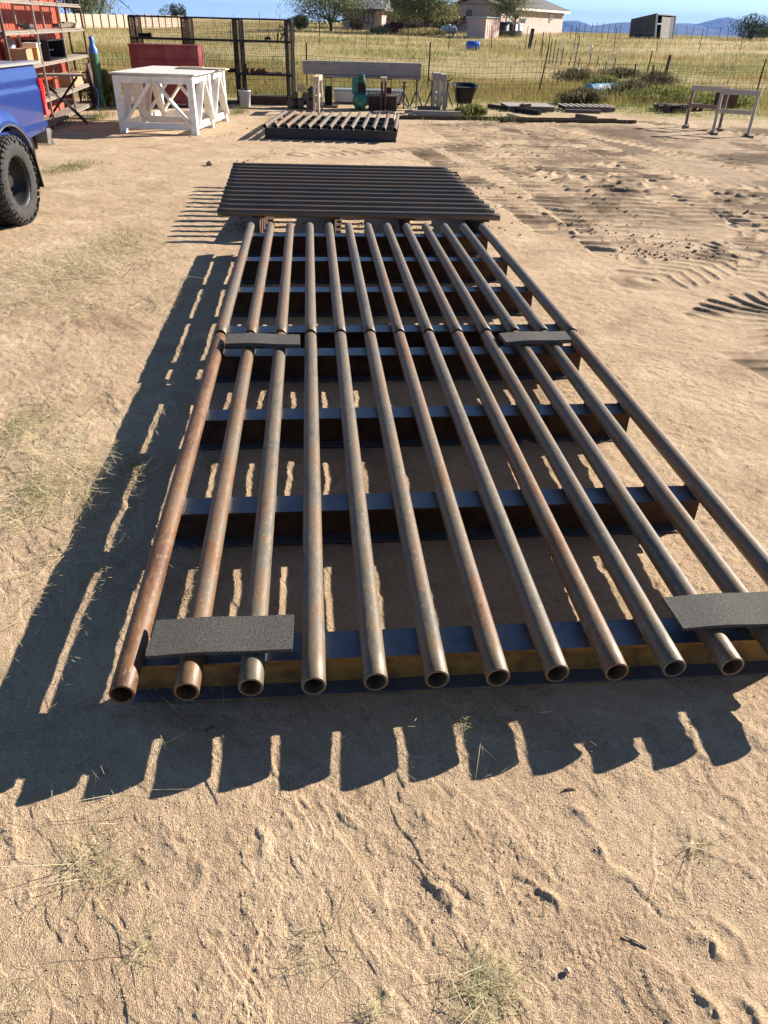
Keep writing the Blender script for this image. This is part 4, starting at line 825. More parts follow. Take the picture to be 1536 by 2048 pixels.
# far fences
fence_line('wire_fence', [T(*q) for q in ((640, 93), (733, 98), (815, 101), (897, 102), (982, 101), (1050, 100))], 'light wire fence crossing the field in front of the house', 1.5, [.3, .6, .9, 1.2], None, wr=.006)
fence_line('wire_fence', [T(*q) for q in ((1148, 100), (1227, 103), (1312, 104), (1397, 106), (1479, 107), (1560, 109))], 'light wire fence crossing the field before the leaning shed', 1.55, [.3, .6, .9, 1.2], None, wr=.006)
fence_line('wire_fence', [T(*q) for q in ((1140, 81), (1154, 80), (1166, 80), (1180, 80), (1191, 80), (1203, 80), (1214, 80), (1226, 80), (1237, 80))], 'fence of close thin posts left of the leaning shed', 1.45, [.3, .7, 1.1], None, wr=.008)
fence_line('wire_fence', [T(*q) for q in ((1350, 80), (1370, 80), (1382, 81), (1410, 81), (1437, 82), (1453, 82), (1500, 83), (1520, 84))], 'distant post fence between the leaning shed and the dark bush', 1.25, [.3, .7, 1.1], None, wr=.008)
fence_line('wire_fence', [T(*q) for q in ((462, 92), (489, 95), (540, 93), (590, 92), (640, 93))], 'light wire fence crossing the field behind the mesh rack', 1.45, [.3, .6, .9, 1.2], None, wr=.006)
fence_line('wire_fence', [V(x_, 52, 130.)*1 for x_ in (0,)]+[T(395, 62), T(430, 60), T(480, 56), T(540, 55), T(600, 55)] if False else [T(430, 60), T(470, 57), T(520, 57), T(560, 57), T(605, 56), T(640, 57)], 'faint far fence on the straw rise left of the house', 1.5, [.5, 1.0], None, wr=.01)

# panel wall at the left
def panel_wall():
    A = V(60, 45, 108); B = V(368, 45, 140); n = 20; t = thing('panel_wall', (A.x, A.y, 0), 'long tan panel wall behind the field at left', 'wall'); d = (B-A)/n; d.z = 0; u = d.normalized()
    for i in range(n):
        a = d*i; x_, y_ = A.x+a.x, A.y+a.y; zg = float(terrain(x_, y_))-.3
        pxx = 60+308*i/n; zt_ = V(pxx, 27.5+(pxx-150)*.02, y_).z+.03*(i % 3)
        m = MB(); zz = zg; k = 0; nb = 6; bh = (zt_-zg)/nb
        for k in range(nb): m.bar(a+Vector((0, .0, zg+bh*(k+.5))), a+d+Vector((0, .0, zg+bh*(k+.5))), .06, bh-.03)
        m.bar(a+Vector((0, .06, (zg+zt_)/2)), a+d+Vector((0, .06, (zg+zt_)/2)), .05, zt_-zg-.05); m.build('panel', 'wall_panel', t)
        m = MB(); m.bar(a+Vector((0, -.05, zg)), a+Vector((0, -.05, zt_+.06)), .16, .16); m.build('post', 'trim_brown', t)
panel_wall()

# ------------------------------------------------------------------ house
def poly_wall(m, a, b, z0, za, zb, th=.15):
    a = Vector((a[0], a[1], 0)); b = Vector((b[0], b[1], 0)); nrm = Vector((-(b-a).y, (b-a).x, 0)).normalized()*th
    m.prism([a+Vector((0, 0, z0)), b+Vector((0, 0, z0)), b+Vector((0, 0, zb)), a+Vector((0, 0, za))], nrm)
def house():
    YC, YR, YG = 102., 120., 107.
    C = V(1000, 60, YC); Rr = V(1124, 60, YR); Gl = V(898, 60, YG); gz = lambda p_: float(terrain(p_.x, p_.y))-.5
    ez = V(1004, 15, YC).z; ez2 = ez
    o0 = Vector((C.x, C.y, 0)); t = thing('house', o0, 'pink stucco ranch house with grey shingle roof beyond the field', 'house'); L = lambda p_: Vector((p_.x-o0.x, p_.y-o0.y, 0))
    back = (Rr-C); back.z = 0; per = Vector((-back.y, back.x, 0)).normalized(); zb = gz(C)
    c, r_, g_ = L(C), L(Rr), L(Gl)
    # long right wing
    m = MB(); poly_wall(m, c, r_, zb, ez, ez); rb = r_+per*6.5; poly_wall(m, r_, rb, zb, ez, ez); m.build('right_wall', 'stucco_pink', t)
    # gable wall
    gm = (c+g_)/2; apex = V(946, -6, (YC+YG)/2).z
    m = MB(); m.prism([c+Vector((0, 0, zb)), c+Vector((0, 0, ez)), gm+Vector((0, 0, apex)), g_+Vector((0, 0, ez)), g_+Vector((0, 0, zb))], per.cross(Vector((0, 0, 1)))*-.15 if False else Vector((.02, .15, 0))); gw = m.build('gable_wall', 'stucco_pink', t)
    m = MB(); q1, q2 = g_.lerp(c, .16), g_.lerp(c, .84); zz = ez+(apex-ez)*.32; m.bar(q1+Vector((0, -.03, zz)), q2+Vector((0, -.03, zz)), .03, .06); m.build('band', 'trim_brown', gw)
    # roofs
    up = Vector((0, 0, .16)); m = MB(); bdir = back.normalized()
    ov = .5; out = (c-g_).normalized()
    A1 = c+out*ov-bdir*ov*1.2; B1 = gm-bdir*ov*1.2; C1 = g_-out*ov-bdir*ov*1.2; deep = bdir*14
    e = Vector((0, 0, ez-.12)); ap = Vector((0, 0, apex+.12))
    m.prism([A1+e, A1+deep+e, B1+deep+ap, B1+ap], up); m.prism([C1+e, B1+ap, B1+deep+ap, C1+deep+e], up); m.build('roof', 'shingle', t)
    # hip roof over the right wing
    rz_ = V(1085, -3, YR+1).z; m = MB(); s1 = c-bdir*-2.5-per*.6; s2 = r_+bdir*.6-per*.6; s3 = r_+bdir*.6+per*7; s4 = c+bdir*2.5+per*7; r1 = c+bdir*2.5+per*3.2; r2 = r_-bdir*2.6+per*3.2
    top = Vector((0, 0, rz_)); e2 = Vector((0, 0, ez+.02))
    m.prism([s1+e2, s2+e2, r2+top, r1+top], up); m.prism([s2+e2, s3+e2, r2+top], up); m.prism([s3+e2, s4+e2, r1+top, r2+top], up); m.build('roof', 'shingle', t)
    m = MB(); m.bar(s1+Vector((0, 0, ez-.05))-per*.04, s2+Vector((0, 0, ez-.05))-per*.04, .05, .22); m.build('fascia', 'trim_white', t)
    # windows
    def win(wall_a, wall_b, f0, f1, z0, z1, glass='glass_dark', fr='trim_white', off=.06):
        a = wall_a.lerp(wall_b, f0); b = wall_a.lerp(wall_b, f1); n_ = (wall_b-wall_a).normalized().cross(Vector((0, 0, 1))); a = a+n_*off; b = b+n_*off; m = MB()
        for z_ in (z0, z1): m.bar(a+Vector((0, 0, z_)), b+Vector((0, 0, z_)), .1, .12)
        for q in (a, b, (a+b)/2): m.bar(q+Vector((0, 0, z0)), q+Vector((0, 0, z1)), .1, .12)
        w_ = m.build('window', fr, t); m = MB(); m.bar(a-n_*.03+Vector((0, 0, (z0+z1)/2)), b-n_*.03+Vector((0, 0, (z0+z1)/2)), .03, z1-z0); m.build('pane', glass, w_)
    def fr(px): # fraction along the right wall at column px
        best = min(np.linspace(0, 1, 401), key=lambda f: abs(col_px(C.lerp(Rr, f))-px)); return float(best)
    zc = lambda px, py, f: V(px, py, C.lerp(Rr, f).y).z
    for a, b, ya, yb, gl in ((1011, 1022, 22, 47, 'curtain'), (1038, 1048, 36, 48, 'glass_dark'), (1096, 1101, 29, 43, 'curtain')):
        f0, f1 = fr(a), fr(b); win(c, r_, f0, f1, zc(a, yb, f0), zc(a, ya, f0), gl)
    f = lambda px: float(np.clip((px-898)/102, 0, 1))
    win(g_, c, f(921), f(929), V(924, 46, 106).z, V(924, 33, 106).z, 'glass_dark', 'trim_brown'); win(g_, c, f(932), f(941), V(936, 34, 106).z, V(936, 21, 106).z, 'glass_dark', 'trim_brown')
    # left wing: walls, porch roof, posts
    YL = 107.; a = V(763, 60, YL); b = V(686, 60, YL+2.5); pa, pb = L(a), L(b); zl = V(735, 21, YL).z; pc = pa+Vector((1.5, 9, 0))
    m = MB(); poly_wall(m, pb, pa, zb, zl, zl); poly_wall(m, pa, pc, zb, zl, zl); poly_wall(m, pc, g_+Vector((0, 8, 0)), zb, zl+.3, zl+.3); poly_wall(m, g_+Vector((0, 8, 0)), g_, zb, ez, ez); m.build('left_wall', 'stucco_pink', t)
    win(pb, pa, .56, .78, V(735, 45, YL).z, V(735, 25, YL).z, 'curtain', 'trim_brown', .06)
    re = Vector((0, 0, zl)); rt = Vector((0, 0, V(740, 1.5, YL+5).z)); m = MB(); p1 = pb+Vector((-1, -1.9, 0)); p2 = pa+Vector((.4, -1.9, 0)); p3 = g_+Vector((-.4, 2, 0)); q1 = pb+Vector((1.2, 4.5, 0)); q2 = g_+Vector((0, 6, 0))
    m.prism([p1+re, p2+re, pa+Vector((.8, 4.5, 0))+rt, q1+rt], up); m.prism([p2+re, pc+Vector((.2, -3, 0))+re*1.0, pa+Vector((.8, 4.5, 0))+rt], up)
    m.prism([pa+Vector((.8, 4.5, 0))+rt, q1+rt, q1+Vector((0, 6, 0))+re, g_+Vector((0, 12, 0))+re, q2+rt], up); m.prism([pa+Vector((.8, 4.5, 0))+rt, pc+Vector((.2, -3, 0))+re, p3+Vector((-.5, 3, 0))+re, q2+rt], up); m.build('roof', 'shingle', t)
    m = MB(); m.bar(p1+re-Vector((0, .02, 0)), p2+re-Vector((0, .02, 0)), .05, .2); m.build('fascia', 'trim_brown', t)
    for px in (704, 746): q = L(V(px, 60, YL-1.5)); m = MB(); m.bar(q+Vector((0, 0, zb)), q+Vector((0, 0, zl)), .2); m.build('porch_post', 'trim_brown', t)
    for k, (px, s_) in enumerate(((730, 0), (752, 0), (762, 0))):
        q = L(V(px, 10, YL+2)); z_ = V(px, 13 if k < 2 else 6, YL+2).z; m = MB(); m.tube([q+Vector((0, 0, z_-.6)), q+Vector((0, 0, z_+.1))], .12, 8); m.lathe([(0, .25), (.2, .12), (.2, .1)], q+Vector((0, 0, z_)), n=10); m.build('roof_vent', 'galv', t)
def col_px(p_):
    v = np.array([p_[0], p_[1], 1.9-EYE]); return 768+F_PX*(v@CR)/(v@_F)
house()
def small_shed():
    A = V(933, 75, 86); B = V(969, 78, 84); C_ = V(997, 72, 88.5); zb = float(terrain(B.x, B.y)); t = thing('garden_shed', (B.x, B.y, zb), 'small pinkish wooden shed in front of the gable wall', 'shed')
    zl = V(933, 36, 86).z-zb; zr = V(969, 36, 84).z-zb; a = Vector((A.x-B.x, A.y-B.y, 0)); c = Vector((C_.x-B.x, C_.y-B.y, 0)); d = a+c; o = Vector((0, 0, 0))
    m = MB()
    m.add([a+Vector((0, 0, -.2)), o+Vector((0, 0, -.2)), c+Vector((0, 0, -.2)), d+Vector((0, 0, -.2)), a+Vector((0, 0, zl)), o+Vector((0, 0, zr)), c+Vector((0, 0, zr)), d+Vector((0, 0, zl))], [(0, 1, 5, 4), (1, 2, 6, 5), (2, 3, 7, 6), (3, 0, 4, 7), (4, 5, 6, 7)])
    m.build('wall', 'stucco_pink', t); m = MB()
    for i in range(8): q = c*(i/7); n_ = Vector((c.y, -c.x, 0)).normalized()*.02; m.bar(q+n_+Vector((0, 0, 0)), q+n_+Vector((0, 0, zr)), .03, .02)
    m.build('batten', 'stucco_pink', t)
    m = MB(); ov = (a.normalized()+c.normalized())*-.18; m.prism([o+ov+Vector((0, 0, zr+.02)), c*1.06+a*-.05+Vector((0, 0, zr+.02)), d*1.04+Vector((0, 0, zl+.02)), a*1.06+c*-.05+Vector((0, 0, zl+.02))], (0, 0, .09)); m.build('roof', 'metal_roof', t)
small_shed()
def tanks():
    p = T(897, 76); p.y = 89; z0 = float(terrain(p.x, 89)); x_ = V(897, 60, 89).x; t = thing('propane_tank', (x_, 89, z0), 'white propane tank lying beside the small pinkish shed', 'propane tank')
    m = MB(); m.lathe([(0, -.85), (.15, -.83), (.26, -.76), (.34, -.62), (.35, .62), (.26, .76), (.15, .83), (0, .85)], (0, 0, .55), 'x', 24); m.build('tank', 'propane_white', t)
    m = MB(); m.lathe([(.18, .86), (.18, 1.0), (.12, 1.03), (0, 1.03)], n=14); m.build('dome', 'propane_white', t)
    for x2 in (-.6, .6): m = MB(); m.box((x2*.8, 0, .1), (.15, .5, .3)); m.build('support', 'stone_panel', t)
    for k, (pxa, Yt, r_, mt, lab) in enumerate(((1003, 90, .8, 'tank_dark', 'dark water tank right beside the small pinkish shed'), (1017, 91.5, .95, 'tank_dark', 'black water tank behind the thin tree'), (1030, 92, .75, 'tank_grey', 'grey water tank at the right of the black one'))):
        q = V(pxa, 60, Yt); z0 = float(terrain(q.x, Yt)); h = V(pxa, 49, Yt).z-z0; m = MB(); m.lathe([(0, -.1), (r_, -.1), (r_, h*.5), (r_*1.03, h*.51), (r_, h*.53), (r_, h), (r_*.6, h+.2), (0, h+.24)], n=28); o = m.build('water_tank', mt); o.location = (q.x, Yt, z0); tag(o, lab, 'water tank', 'water tanks beside the house')
tanks()
def leaning_shed():
    Y = 97.; a = V(1258, 78, Y); b = V(1310, 80, Y-1); c = V(1345, 80, Y+2); zb = float(terrain(b.x, b.y)); top_b = V(1314, 28, Y-1); top_a = V(1262, 40, Y); top_c = V(1352, 31, Y+2); top_d = top_a+(top_c-top_b)
    t = thing('ruined_shed', (b.x, b.y, zb), 'dark grey leaning boxy shed alone on the plain at right', 'shed'); o = Vector((b.x, b.y, zb)); q = lambda p_, z_=None: Vector((p_.x-o.x, p_.y-o.y, (p_.z if z_ is None else z_)-o.z))
    B0, A0, C0 = q(b, zb-.3), q(a, zb-.3), q(c, zb-.3); D0 = A0+C0-B0; B1, A1, C1 = q(top_b), q(top_a), q(top_c); D1 = A1+C1-B1
    m = MB(); m.add([A0, B0, B1, A1], [(0, 1, 2, 3)]); m.add([C0, D0, D1, C1], [(0, 1, 2, 3)]); m.add([D0, A0, A1, D1], [(0, 1, 2, 3)])
    m.build('side_wall', 'trailer_skin', t)
    m = MB(); f = lambda u, v: (B0.lerp(C0, u)).lerp(B1.lerp(C1, u), v)
    m.add([f(.28, 0), f(.75, 0), f(.75, .92), f(.28, .92)], [(0, 1, 2, 3)]); m.build('front_panel', 'stone_panel', t)
    m = MB(); m.add([f(.75, 0), f(1, 0), f(1, 1), f(.75, 1)], [(0, 1, 2, 3)]); m.build('door', 'trailer_skin', t)
    m = MB(); m.bar(f(0, 0), f(0, 1), .2); m.bar(f(0, 1), f(1, 1), .14); m.bar(f(0, .66), f(.28, .66), .12); m.bar(f(1, 0), f(1, 1), .1); m.build('frame', 'galv', t)
    m = MB(); m.prism([A1, B1, C1, D1], (0, 0, .08)); m.build('roof', 'trailer_skin', t)
leaning_shed()

# ------------------------------------------------------------------ plants
def blades(pos, ln, wd, az, lean, droop=.3, segs=2):
    """curved tapered blades as triangles; arrays of length N"""
    N = len(pos); d = np.stack([np.cos(az), np.sin(az), np.zeros(N)], 1); sd = np.stack([-np.sin(az), np.cos(az), np.zeros(N)], 1); vs_ = []
    for k in range(segs+1):
        t = k/segs; hor = ln*t*np.sin(lean)*(1+.0*t); ver = ln*t*np.cos(lean)-droop*ln*t*t*np.sin(lean)
        p = pos+d*hor[:, None]; p[:, 2] += ver
        if k < segs: w_ = wd*(1-t*.6); vs_ += [p-sd*w_[:, None]/2, p+sd*w_[:, None]/2]
        else: vs_ += [p]
    V_ = np.stack(vs_, 1); n = V_.shape[1]; F_ = []
    for k in range(segs-1): F_ += [(2*k, 2*k+1, 2*k+3), (2*k, 2*k+3, 2*k+2)]
    F_ += [(2*segs-2, 2*segs-1, 2*segs)]
    F_ = np.array(F_)[None]+(np.arange(N)*n)[:, None, None]; return V_.reshape(-1, 3), F_.reshape(-1, 3)
def field_grass():
    def make(name, mat, N, d0, d1, azr, hmean, wbase, dens=None, bx=1.0, segs=1, sd=.35):
        d = d0*(d1/d0)**(rng.random(N)**bx); a = np.radians(rng.uniform(azr[0], azr[1], N)); x = np.sin(a)*d; y = np.cos(a)*d
        if dens is not None: k = rng.random(N) < dens(x, y, d); x, y, d = x[k], y[k], d[k]
        z = terrain(x, y)-.02; n = len(x); ln = hmean(x, y, d)*rng.uniform(.55, 1.3, n); wd = (wbase+.00042*d)*rng.uniform(.7, 1.4, n)
        V_, F_ = blades(np.stack([x, y, z], 1), ln, wd, rng.uniform(0, 2*np.pi, n), np.abs(rng.normal(0, sd, n)), .3, segs); tag(np_obj(name, V_, F_, mat), kind='stuff')
    n1 = lambda x, y, f: fbm(x, y, f, 3)+.5
    edge = lambda x, y: 23.7-1.5*smooth(3, 8, x)-1.4*smooth(-5, -7, -x*-1)*0+1.2*fbm(x, y, .7, 2)
    make('field_grass', 'straw', 200000, 27, 145, (-33, 37), lambda x, y, d: .26+.1*(d > 55), .006, lambda x, y, d: np.clip(n1(x, y, .12)*1.1, .2, 1)*(y > 26)*(.35+.65*smooth(38, 58, d)), .9)
    make('field_grass', 'russet', 110000, 26, 62, (-33, 37), lambda x, y, d: .3+0*d, .006, lambda x, y, d: smooth(.35, .7, n1(x, y, .1))*(y > 26), .9)
    make('field_grass', 'weed_green', 135000, 22.5, 80, (-33, 37), lambda x, y, d: .26*(.3+.7*smooth(24, 27.5, y)), .007, lambda x, y, d: (y > edge(x, y)+1)*np.where(d < 36, .85, smooth(.4, .7, n1(x+50, y, .16))*.8), .8)
    make('fence_weeds', 'weed_green', 60000, 20.5, 31, (-33, 37), lambda x, y, d: (.17+.4*np.clip(fbm(x, y, .8, 3)+.1, 0, 1))*(.3+.7*smooth(0, 4.5, y-edge(x, y))), .006, lambda x, y, d: (y > edge(x, y))*smooth(.35, .65, n1(x, y, .6)), 1, 2, .6)
    make('fence_weeds', 'straw', 42000, 20.5, 31, (-33, 37), lambda x, y, d: (.2+.4*np.clip(fbm(x, y, .8, 3)+.1, 0, 1))*(.3+.7*smooth(0, 4.5, y-edge(x, y))), .004, lambda x, y, d: (y > edge(x, y)-.5)*smooth(.3, .6, n1(x, y, .5)), 1, 2, .5)
    make('far_grass', 'straw', 70000, 110, 300, (-33, 37), lambda x, y, d: .35+0*d, .02, lambda x, y, d: (d < 150)|(x < 0), .8)
field_grass()
def tuft_field(name, mat, spots, hscale=1):
    P_, LN, WD, AZ_, LE = [], [], [], [], []
    for (px, py, rx, ry, n, ln, wd, flat) in spots:
        c = G(px, py); sx = rx/ (1780/ max(c.y, 1)); dy = abs(G(px, py-ry).y-c.y); sy = dy
        q = rng.normal(0, 1, (n, 2))*[sx*.55, sy*.55]; P_.append(np.stack([c.x+q[:, 0], c.y+q[:, 1], np.full(n, .003)], 1)); LN.append(rng.gamma(4, ln/4, n)); WD.append(rng.uniform(.6, 1.3, n)*wd)
        AZ_.append(rng.normal(R(15), 1.2, n) + (rng.random(n) < .5)*np.pi); LE.append(np.clip(rng.normal(flat, .18, n), .1, 1.55))
    P_ = np.concatenate(P_); LN = np.concatenate(LN); WD = np.concatenate(WD); AZ_ = np.concatenate(AZ_); LE = np.concatenate(LE)
    P_[:, 2] += .004+.006*rng.random(len(P_)); V_, F_ = blades(P_, LN, WD, AZ_, LE, .0, 3)
    V_[:, 2] = np.maximum(V_[:, 2], .002)+gz(V_[:, 0], V_[:, 1]); tag(np_obj(name, V_, F_, mat), kind='stuff')
tuft_field('dry_grass', 'hay', [(120, 700, 200, 200, 900, .08, .003, 1.5), (180, 520, 200, 60, 1300, .1, .004, 1.48), (200, 1000, 160, 200, 500, .08, .0025, 1.48), (60, 420, 100, 30, 400, .1, .005, 1.48), (300, 420, 120, 30, 300, .1, .005, 1.48), (1150, 880, 250, 160, 160, .05, .003, 1.5), (980, 1985, 120, 70, 330, .05, .0016, 1.48), (240, 1745, 100, 30, 80, .06, .0016, 1.48), (1400, 1690, 40, 25, 30, .05, .0016, 1.4), (300, 1885, 40, 40, 40, .05, .0015, 1.3), (620, 1900, 90, 60, 60, .045, .0014, 1.4), (60, 1990, 80, 80, 50, .05, .0014, 1.4),
    (40, 860, 70, 40, 300, .09, .0028, 1.47), (110, 975, 80, 50, 260, .09, .0026, 1.47), (250, 960, 60, 50, 160, .11, .003, 1.25), (120, 905, 120, 60, 140, .1, .003, 1.45), (60, 1010, 60, 50, 200, .09, .003, 1.3), (140, 540, 150, 30, 900, .11, .004, 1.4), (230, 490, 80, 22, 500, .1, .004, 1.3), (60, 600, 120, 60, 500, .1, .004, 1.45), (330, 600, 60, 40, 200, .1, .004, 1.45), (320, 375, 40, 20, 140, .1, .005, 1.3), (380, 1400, 160, 60, 90, .06, .002, 1.45), (930, 1440, 130, 30, 110, .05, .0018, 1.4), (1230, 1100, 150, 120, 60, .05, .002, 1.45), (180, 1300, 150, 200, 120, .08, .002, 1.45), (400, 1150, 60, 160, 130, .09, .002, 1.35), (900, 1700, 500, 250, 260, .03, .0013, 1.5), (1300, 800, 200, 200, 90, .05, .003, 1.5), (1400, 250, 150, 14, 500, .12, .006, .9), (230, 1150, 120, 60, 160, .08, .0022, 1.4), (400, 780, 60, 60, 60, .07, .002, 1.4), (760, 2030, 60, 40, 60, .05, .0015, 1.3)])
tuft_field('dry_grass', 'hay', [(170, 1730, 90, 35, 60, .13, .0022, 1.5), (240, 1620, 90, 40, 22, .12, .002, 1.5), (960, 1970, 130, 60, 70, .1, .002, 1.49), (290, 1900, 30, 30, 14, .1, .002, 1.4), (620, 1870, 40, 25, 16, .07, .002, 1.4), (690, 1900, 50, 50, 12, .08, .002, 1.4), (1400, 1690, 25, 18, 14, .06, .002, 1.35), (60, 880, 110, 90, 160, .2, .0034, 1.45), (120, 1000, 120, 110, 120, .2, .003, 1.45), (180, 560, 200, 70, 260, .22, .005, 1.46), (420, 1180, 60, 160, 40, .16, .0024, 1.45), (930, 1440, 140, 25, 34, .12, .002, 1.45), (430, 1420, 120, 20, 22, .12, .002, 1.45)])
tuft_field('green_weeds', 'weed_green', [(150, 335, 45, 9, 700, .05, .006, .9), (105, 345, 30, 7, 220, .04, .006, .9), (60, 985, 50, 30, 90, .05, .003, 1.3), (30, 850, 40, 25, 90, .05, .003, 1.3), (245, 480, 60, 14, 240, .06, .004, 1.1), (265, 940, 20, 20, 90, .06, .003, 1.0), (425, 935, 12, 14, 60, .05, .003, 1.0), (170, 625, 60, 30, 120, .05, .004, 1.2), (200, 238, 18, 8, 300, .16, .007, .6), (130, 245, 25, 6, 260, .12, .007, .7), (478, 225, 20, 6, 260, .12, .007, .6), (935, 237, 36, 6, 330, .14, .006, .7), (1000, 240, 60, 5, 500, .13, .008, .7), (860, 250, 25, 3, 60, .1, .007, .7), (540, 240, 12, 3, 50, .08, .006, .7), (1130, 425, 30, 6, 40, .06, .005, 1.0)])
# shrub made of upright twigs and small leaves
def shrub(p, w_, h, mat, label, n=900, lw=.03, stemm='bark', name='shrub', cat='shrub', g=None, ll=.08):
    t = thing(name, p, label, cat, g); m = MB()
    for k in range(9):
        a = random.uniform(0, 6.28); r_ = random.uniform(.2, .9)*w_/2; m.tube([(0, 0, -.05), (math.cos(a)*r_*.4, math.sin(a)*r_*.4, h*.45), (math.cos(a)*r_, math.sin(a)*r_, h*random.uniform(.6, .95))], [.03*h, .02*h, .005*h], 5)
    m.build('stem', stemm, t)
    q = rng.normal(0, 1, (n, 3)); q /= np.linalg.norm(q, axis=1)[:, None]; q *= rng.random((n, 1))**.4; cl = 1+.35*np.sin(q[:, 0]*5+q[:, 1]*3)
    pos = np.stack([q[:, 0]*w_/2*cl, q[:, 1]*w_/2*cl, h*.48+q[:, 2]*h*.5], 1); V_, F_ = blades(pos, rng.uniform(.6, 1.4, n)*ll, rng.uniform(.7, 1.3, n)*lw, rng.uniform(0, 6.28, n), np.abs(rng.normal(0, .9, n)), .2, 1); np_obj('foliage', V_, F_, mat, t)
for (px, py, w_, h, mt, lab) in ((1310, 178, 1.5, .6, 'dry_twig', 'brown weedy shrub right of the blue drums'), (1262, 196, 1.6, .5, 'dry_twig', 'dense dry brown shrub in front of the blue drums'), (1242, 156, 1.7, .4, 'dry_twig', 'low dark shrub between two garden posts'), (1150, 168, 1.6, .55, 'dry_twig', 'reddish brown shrub below the garden wires'),
                            (1205, 188, 1.2, .55, 'weed_green', 'green leafy shrub just left of the brown one by the drums'), (1330, 205, 2.2, .45, 'weed_green', 'bright green shrub behind the scrap blocks'), (1450, 213, 2.0, .35, 'weed_green', 'low green weeds clump behind the sawhorses'), (1165, 208, 1.3, .4, 'dry_twig', 'dry weed clump behind the slatted pallet'), (215, 212, 1.1, .8, 'weed_green', 'green bush between the gas cylinders and the white table'), (945, 232, .7, .22, 'weed_green', 'leafy weed in front of the black tub')):
    shrub(T(px, py), w_, h, mt, lab, 3600, .035, ll=.1)
for (px, py, Y, w_, h, mt, lab) in ((790, 72, 70, 1.9, .9, 'russet_bush', 'reddish bush in front of the house porch'), (818, 74, 71, 1.6, .7, 'russet_bush', 'smaller reddish bush right of the first one'), (763, 76, 69, 1.5, .5, 'leaf_pale', 'pale green bush by the porch'), (850, 76, 68, 3.4, .55, 'straw', 'dry tan bush below the middle trees'), (1500, 80, 78, 3.6, 2.4, 'leaf_dark', 'round dark bush on the plain at far right'), (600, 74, 75, 1.8, 1.2, 'leaf_dark', 'grey cactus-like shrub left of the first tree'), (716, 68, 78, 1.2, 1.0, 'leaf_dry', 'bare dry bush against the left house wall'), (896, 60, 77.5, 2.4, 2.4, 'leaf_dry', 'dark reddish bush in the corner of the house, behind the propane tank'), (1530, 70, 125, 3, 2, 'leaf_dark', 'distant dark bush at the right frame edge')):
    Y *= 1.3; p = V(px, py, Y); p.z = float(terrain(p.x, Y)); shrub(p, w_*1.25, h*1.1, mt, lab, 2600, .1, ll=.22)
shrub(Vector((V(352, 30, 170).x, 170, 1.0)), 5, 3.2, 'leaf_dark', 'small dark tree top above the panel wall', 1500, .2, ll=.3, name='tree', cat='tree')

def tree(p, h, w_, trunk_h, label, mat, n=9000, leaf=.13, limbs=7, lean=0, seed=1, dens=1, thick=.16, name='tree', trunks=1, droop=0, bare=False, low=.55):
    rs = random.Random(seed); t = thing(name, p, label, 'tree'); m = MB(); tips = []
    for k in range(limbs):
        a = 2*math.pi*k/limbs+rs.uniform(-.4, .4); r_ = w_/2*rs.uniform(.35, .8); zt_ = h*rs.uniform(low, .95); b0 = Vector((lean*.3+rs.uniform(-.15, .15)*trunks, 0, trunk_h*rs.uniform(.6, 1)))
        p1 = b0.lerp(Vector((math.cos(a)*r_, math.sin(a)*r_, zt_)), .5)+Vector((rs.uniform(-.3, .3), rs.uniform(-.3, .3), .2)); e = Vector((math.cos(a)*r_+lean, math.sin(a)*r_, zt_))
        m.tube([b0, b0.lerp(p1, .5)+Vector((0, 0, -.05)), p1, e], [thick*.55, thick*.4, thick*.28, thick*.08], 7); tips.append((e, w_*.2))
        for j in range(5):
            s_ = p1.lerp(e, rs.uniform(0, .9)); q = s_+Vector((rs.uniform(-1, 1)*w_*.2, rs.uniform(-1, 1)*w_*.2, rs.uniform(-.25, .6)*w_*.15)); m.tube([s_, (s_+q)/2+Vector((0, 0, .1)), q], [thick*.15, thick*.1, thick*.03], 5); tips.append((q, w_*.13))
            if bare:
                for _ in range(3): q2 = q+Vector((rs.uniform(-1, 1), rs.uniform(-1, 1), rs.uniform(-.3, .8)))*w_*.12; m.tube([q, q2], [thick*.04, thick*.015], 4)
    for k in range(trunks):
        dx = (k-(trunks-1)/2)*.9; m.tube([(dx*.9, 0, -.3), (dx*.5, 0, trunk_h*.4), (dx*.2+lean*.2, 0, trunk_h*1.02)], [thick*1.2, thick, thick*.7], 9)
    m.build('trunk', 'bark', t)
    T_ = np.array([list(q)+[s_] for q, s_ in tips]); k = rng.integers(0, len(T_), n); q = rng.normal(0, 1, (n, 3))*.62; pos = T_[k, :3]+q*T_[k, 3:4]*np.array([1, 1, .8])
    if droop: pos[:, 2] -= droop*rng.random(n)*((q**2).sum(1))*.3
    pos = pos[pos[:, 2] > trunk_h*.55]; n = len(pos); V_, F_ = blades(pos, rng.uniform(.6, 1.5, n)*leaf, rng.uniform(.5, 1.1, n)*leaf*.8, rng.uniform(0, 6.28, n), np.abs(rng.normal(.8, .8, n)), .3, 2)
    np_obj('crown', V_, F_, mat, t); return t
def tp(px, Y): q = V(px, 60, Y); return Vector((q.x, Y, float(terrain(q.x, Y))))
tree(tp(662, 94), 5.0, 9.0, 1.0, 'round olive-green tree left of the house, dark forked trunk', 'leaf_olive', 13000, .17, 13, seed=3, droop=.8, low=.16)
tree(tp(812, 96), 5.4, 6.2, 1.2, 'pale grey-green tree in front of the porch', 'leaf_pale', 7500, .15, 10, seed=5, low=.32, thick=.1)
tree(tp(853, 93), 6.0, 7.2, 1.4, 'dense olive tree with twin dark trunks before the house middle', 'leaf_olive', 11000, .16, 12, seed=8, low=.28, trunks=2, droop=.5)
tree(tp(1029, 90), 5.0, 5.6, 1.9, 'thin leafy tree in front of the right house wing', 'leaf_pale', 6500, .14, 10, seed=11, low=.42, thick=.09)
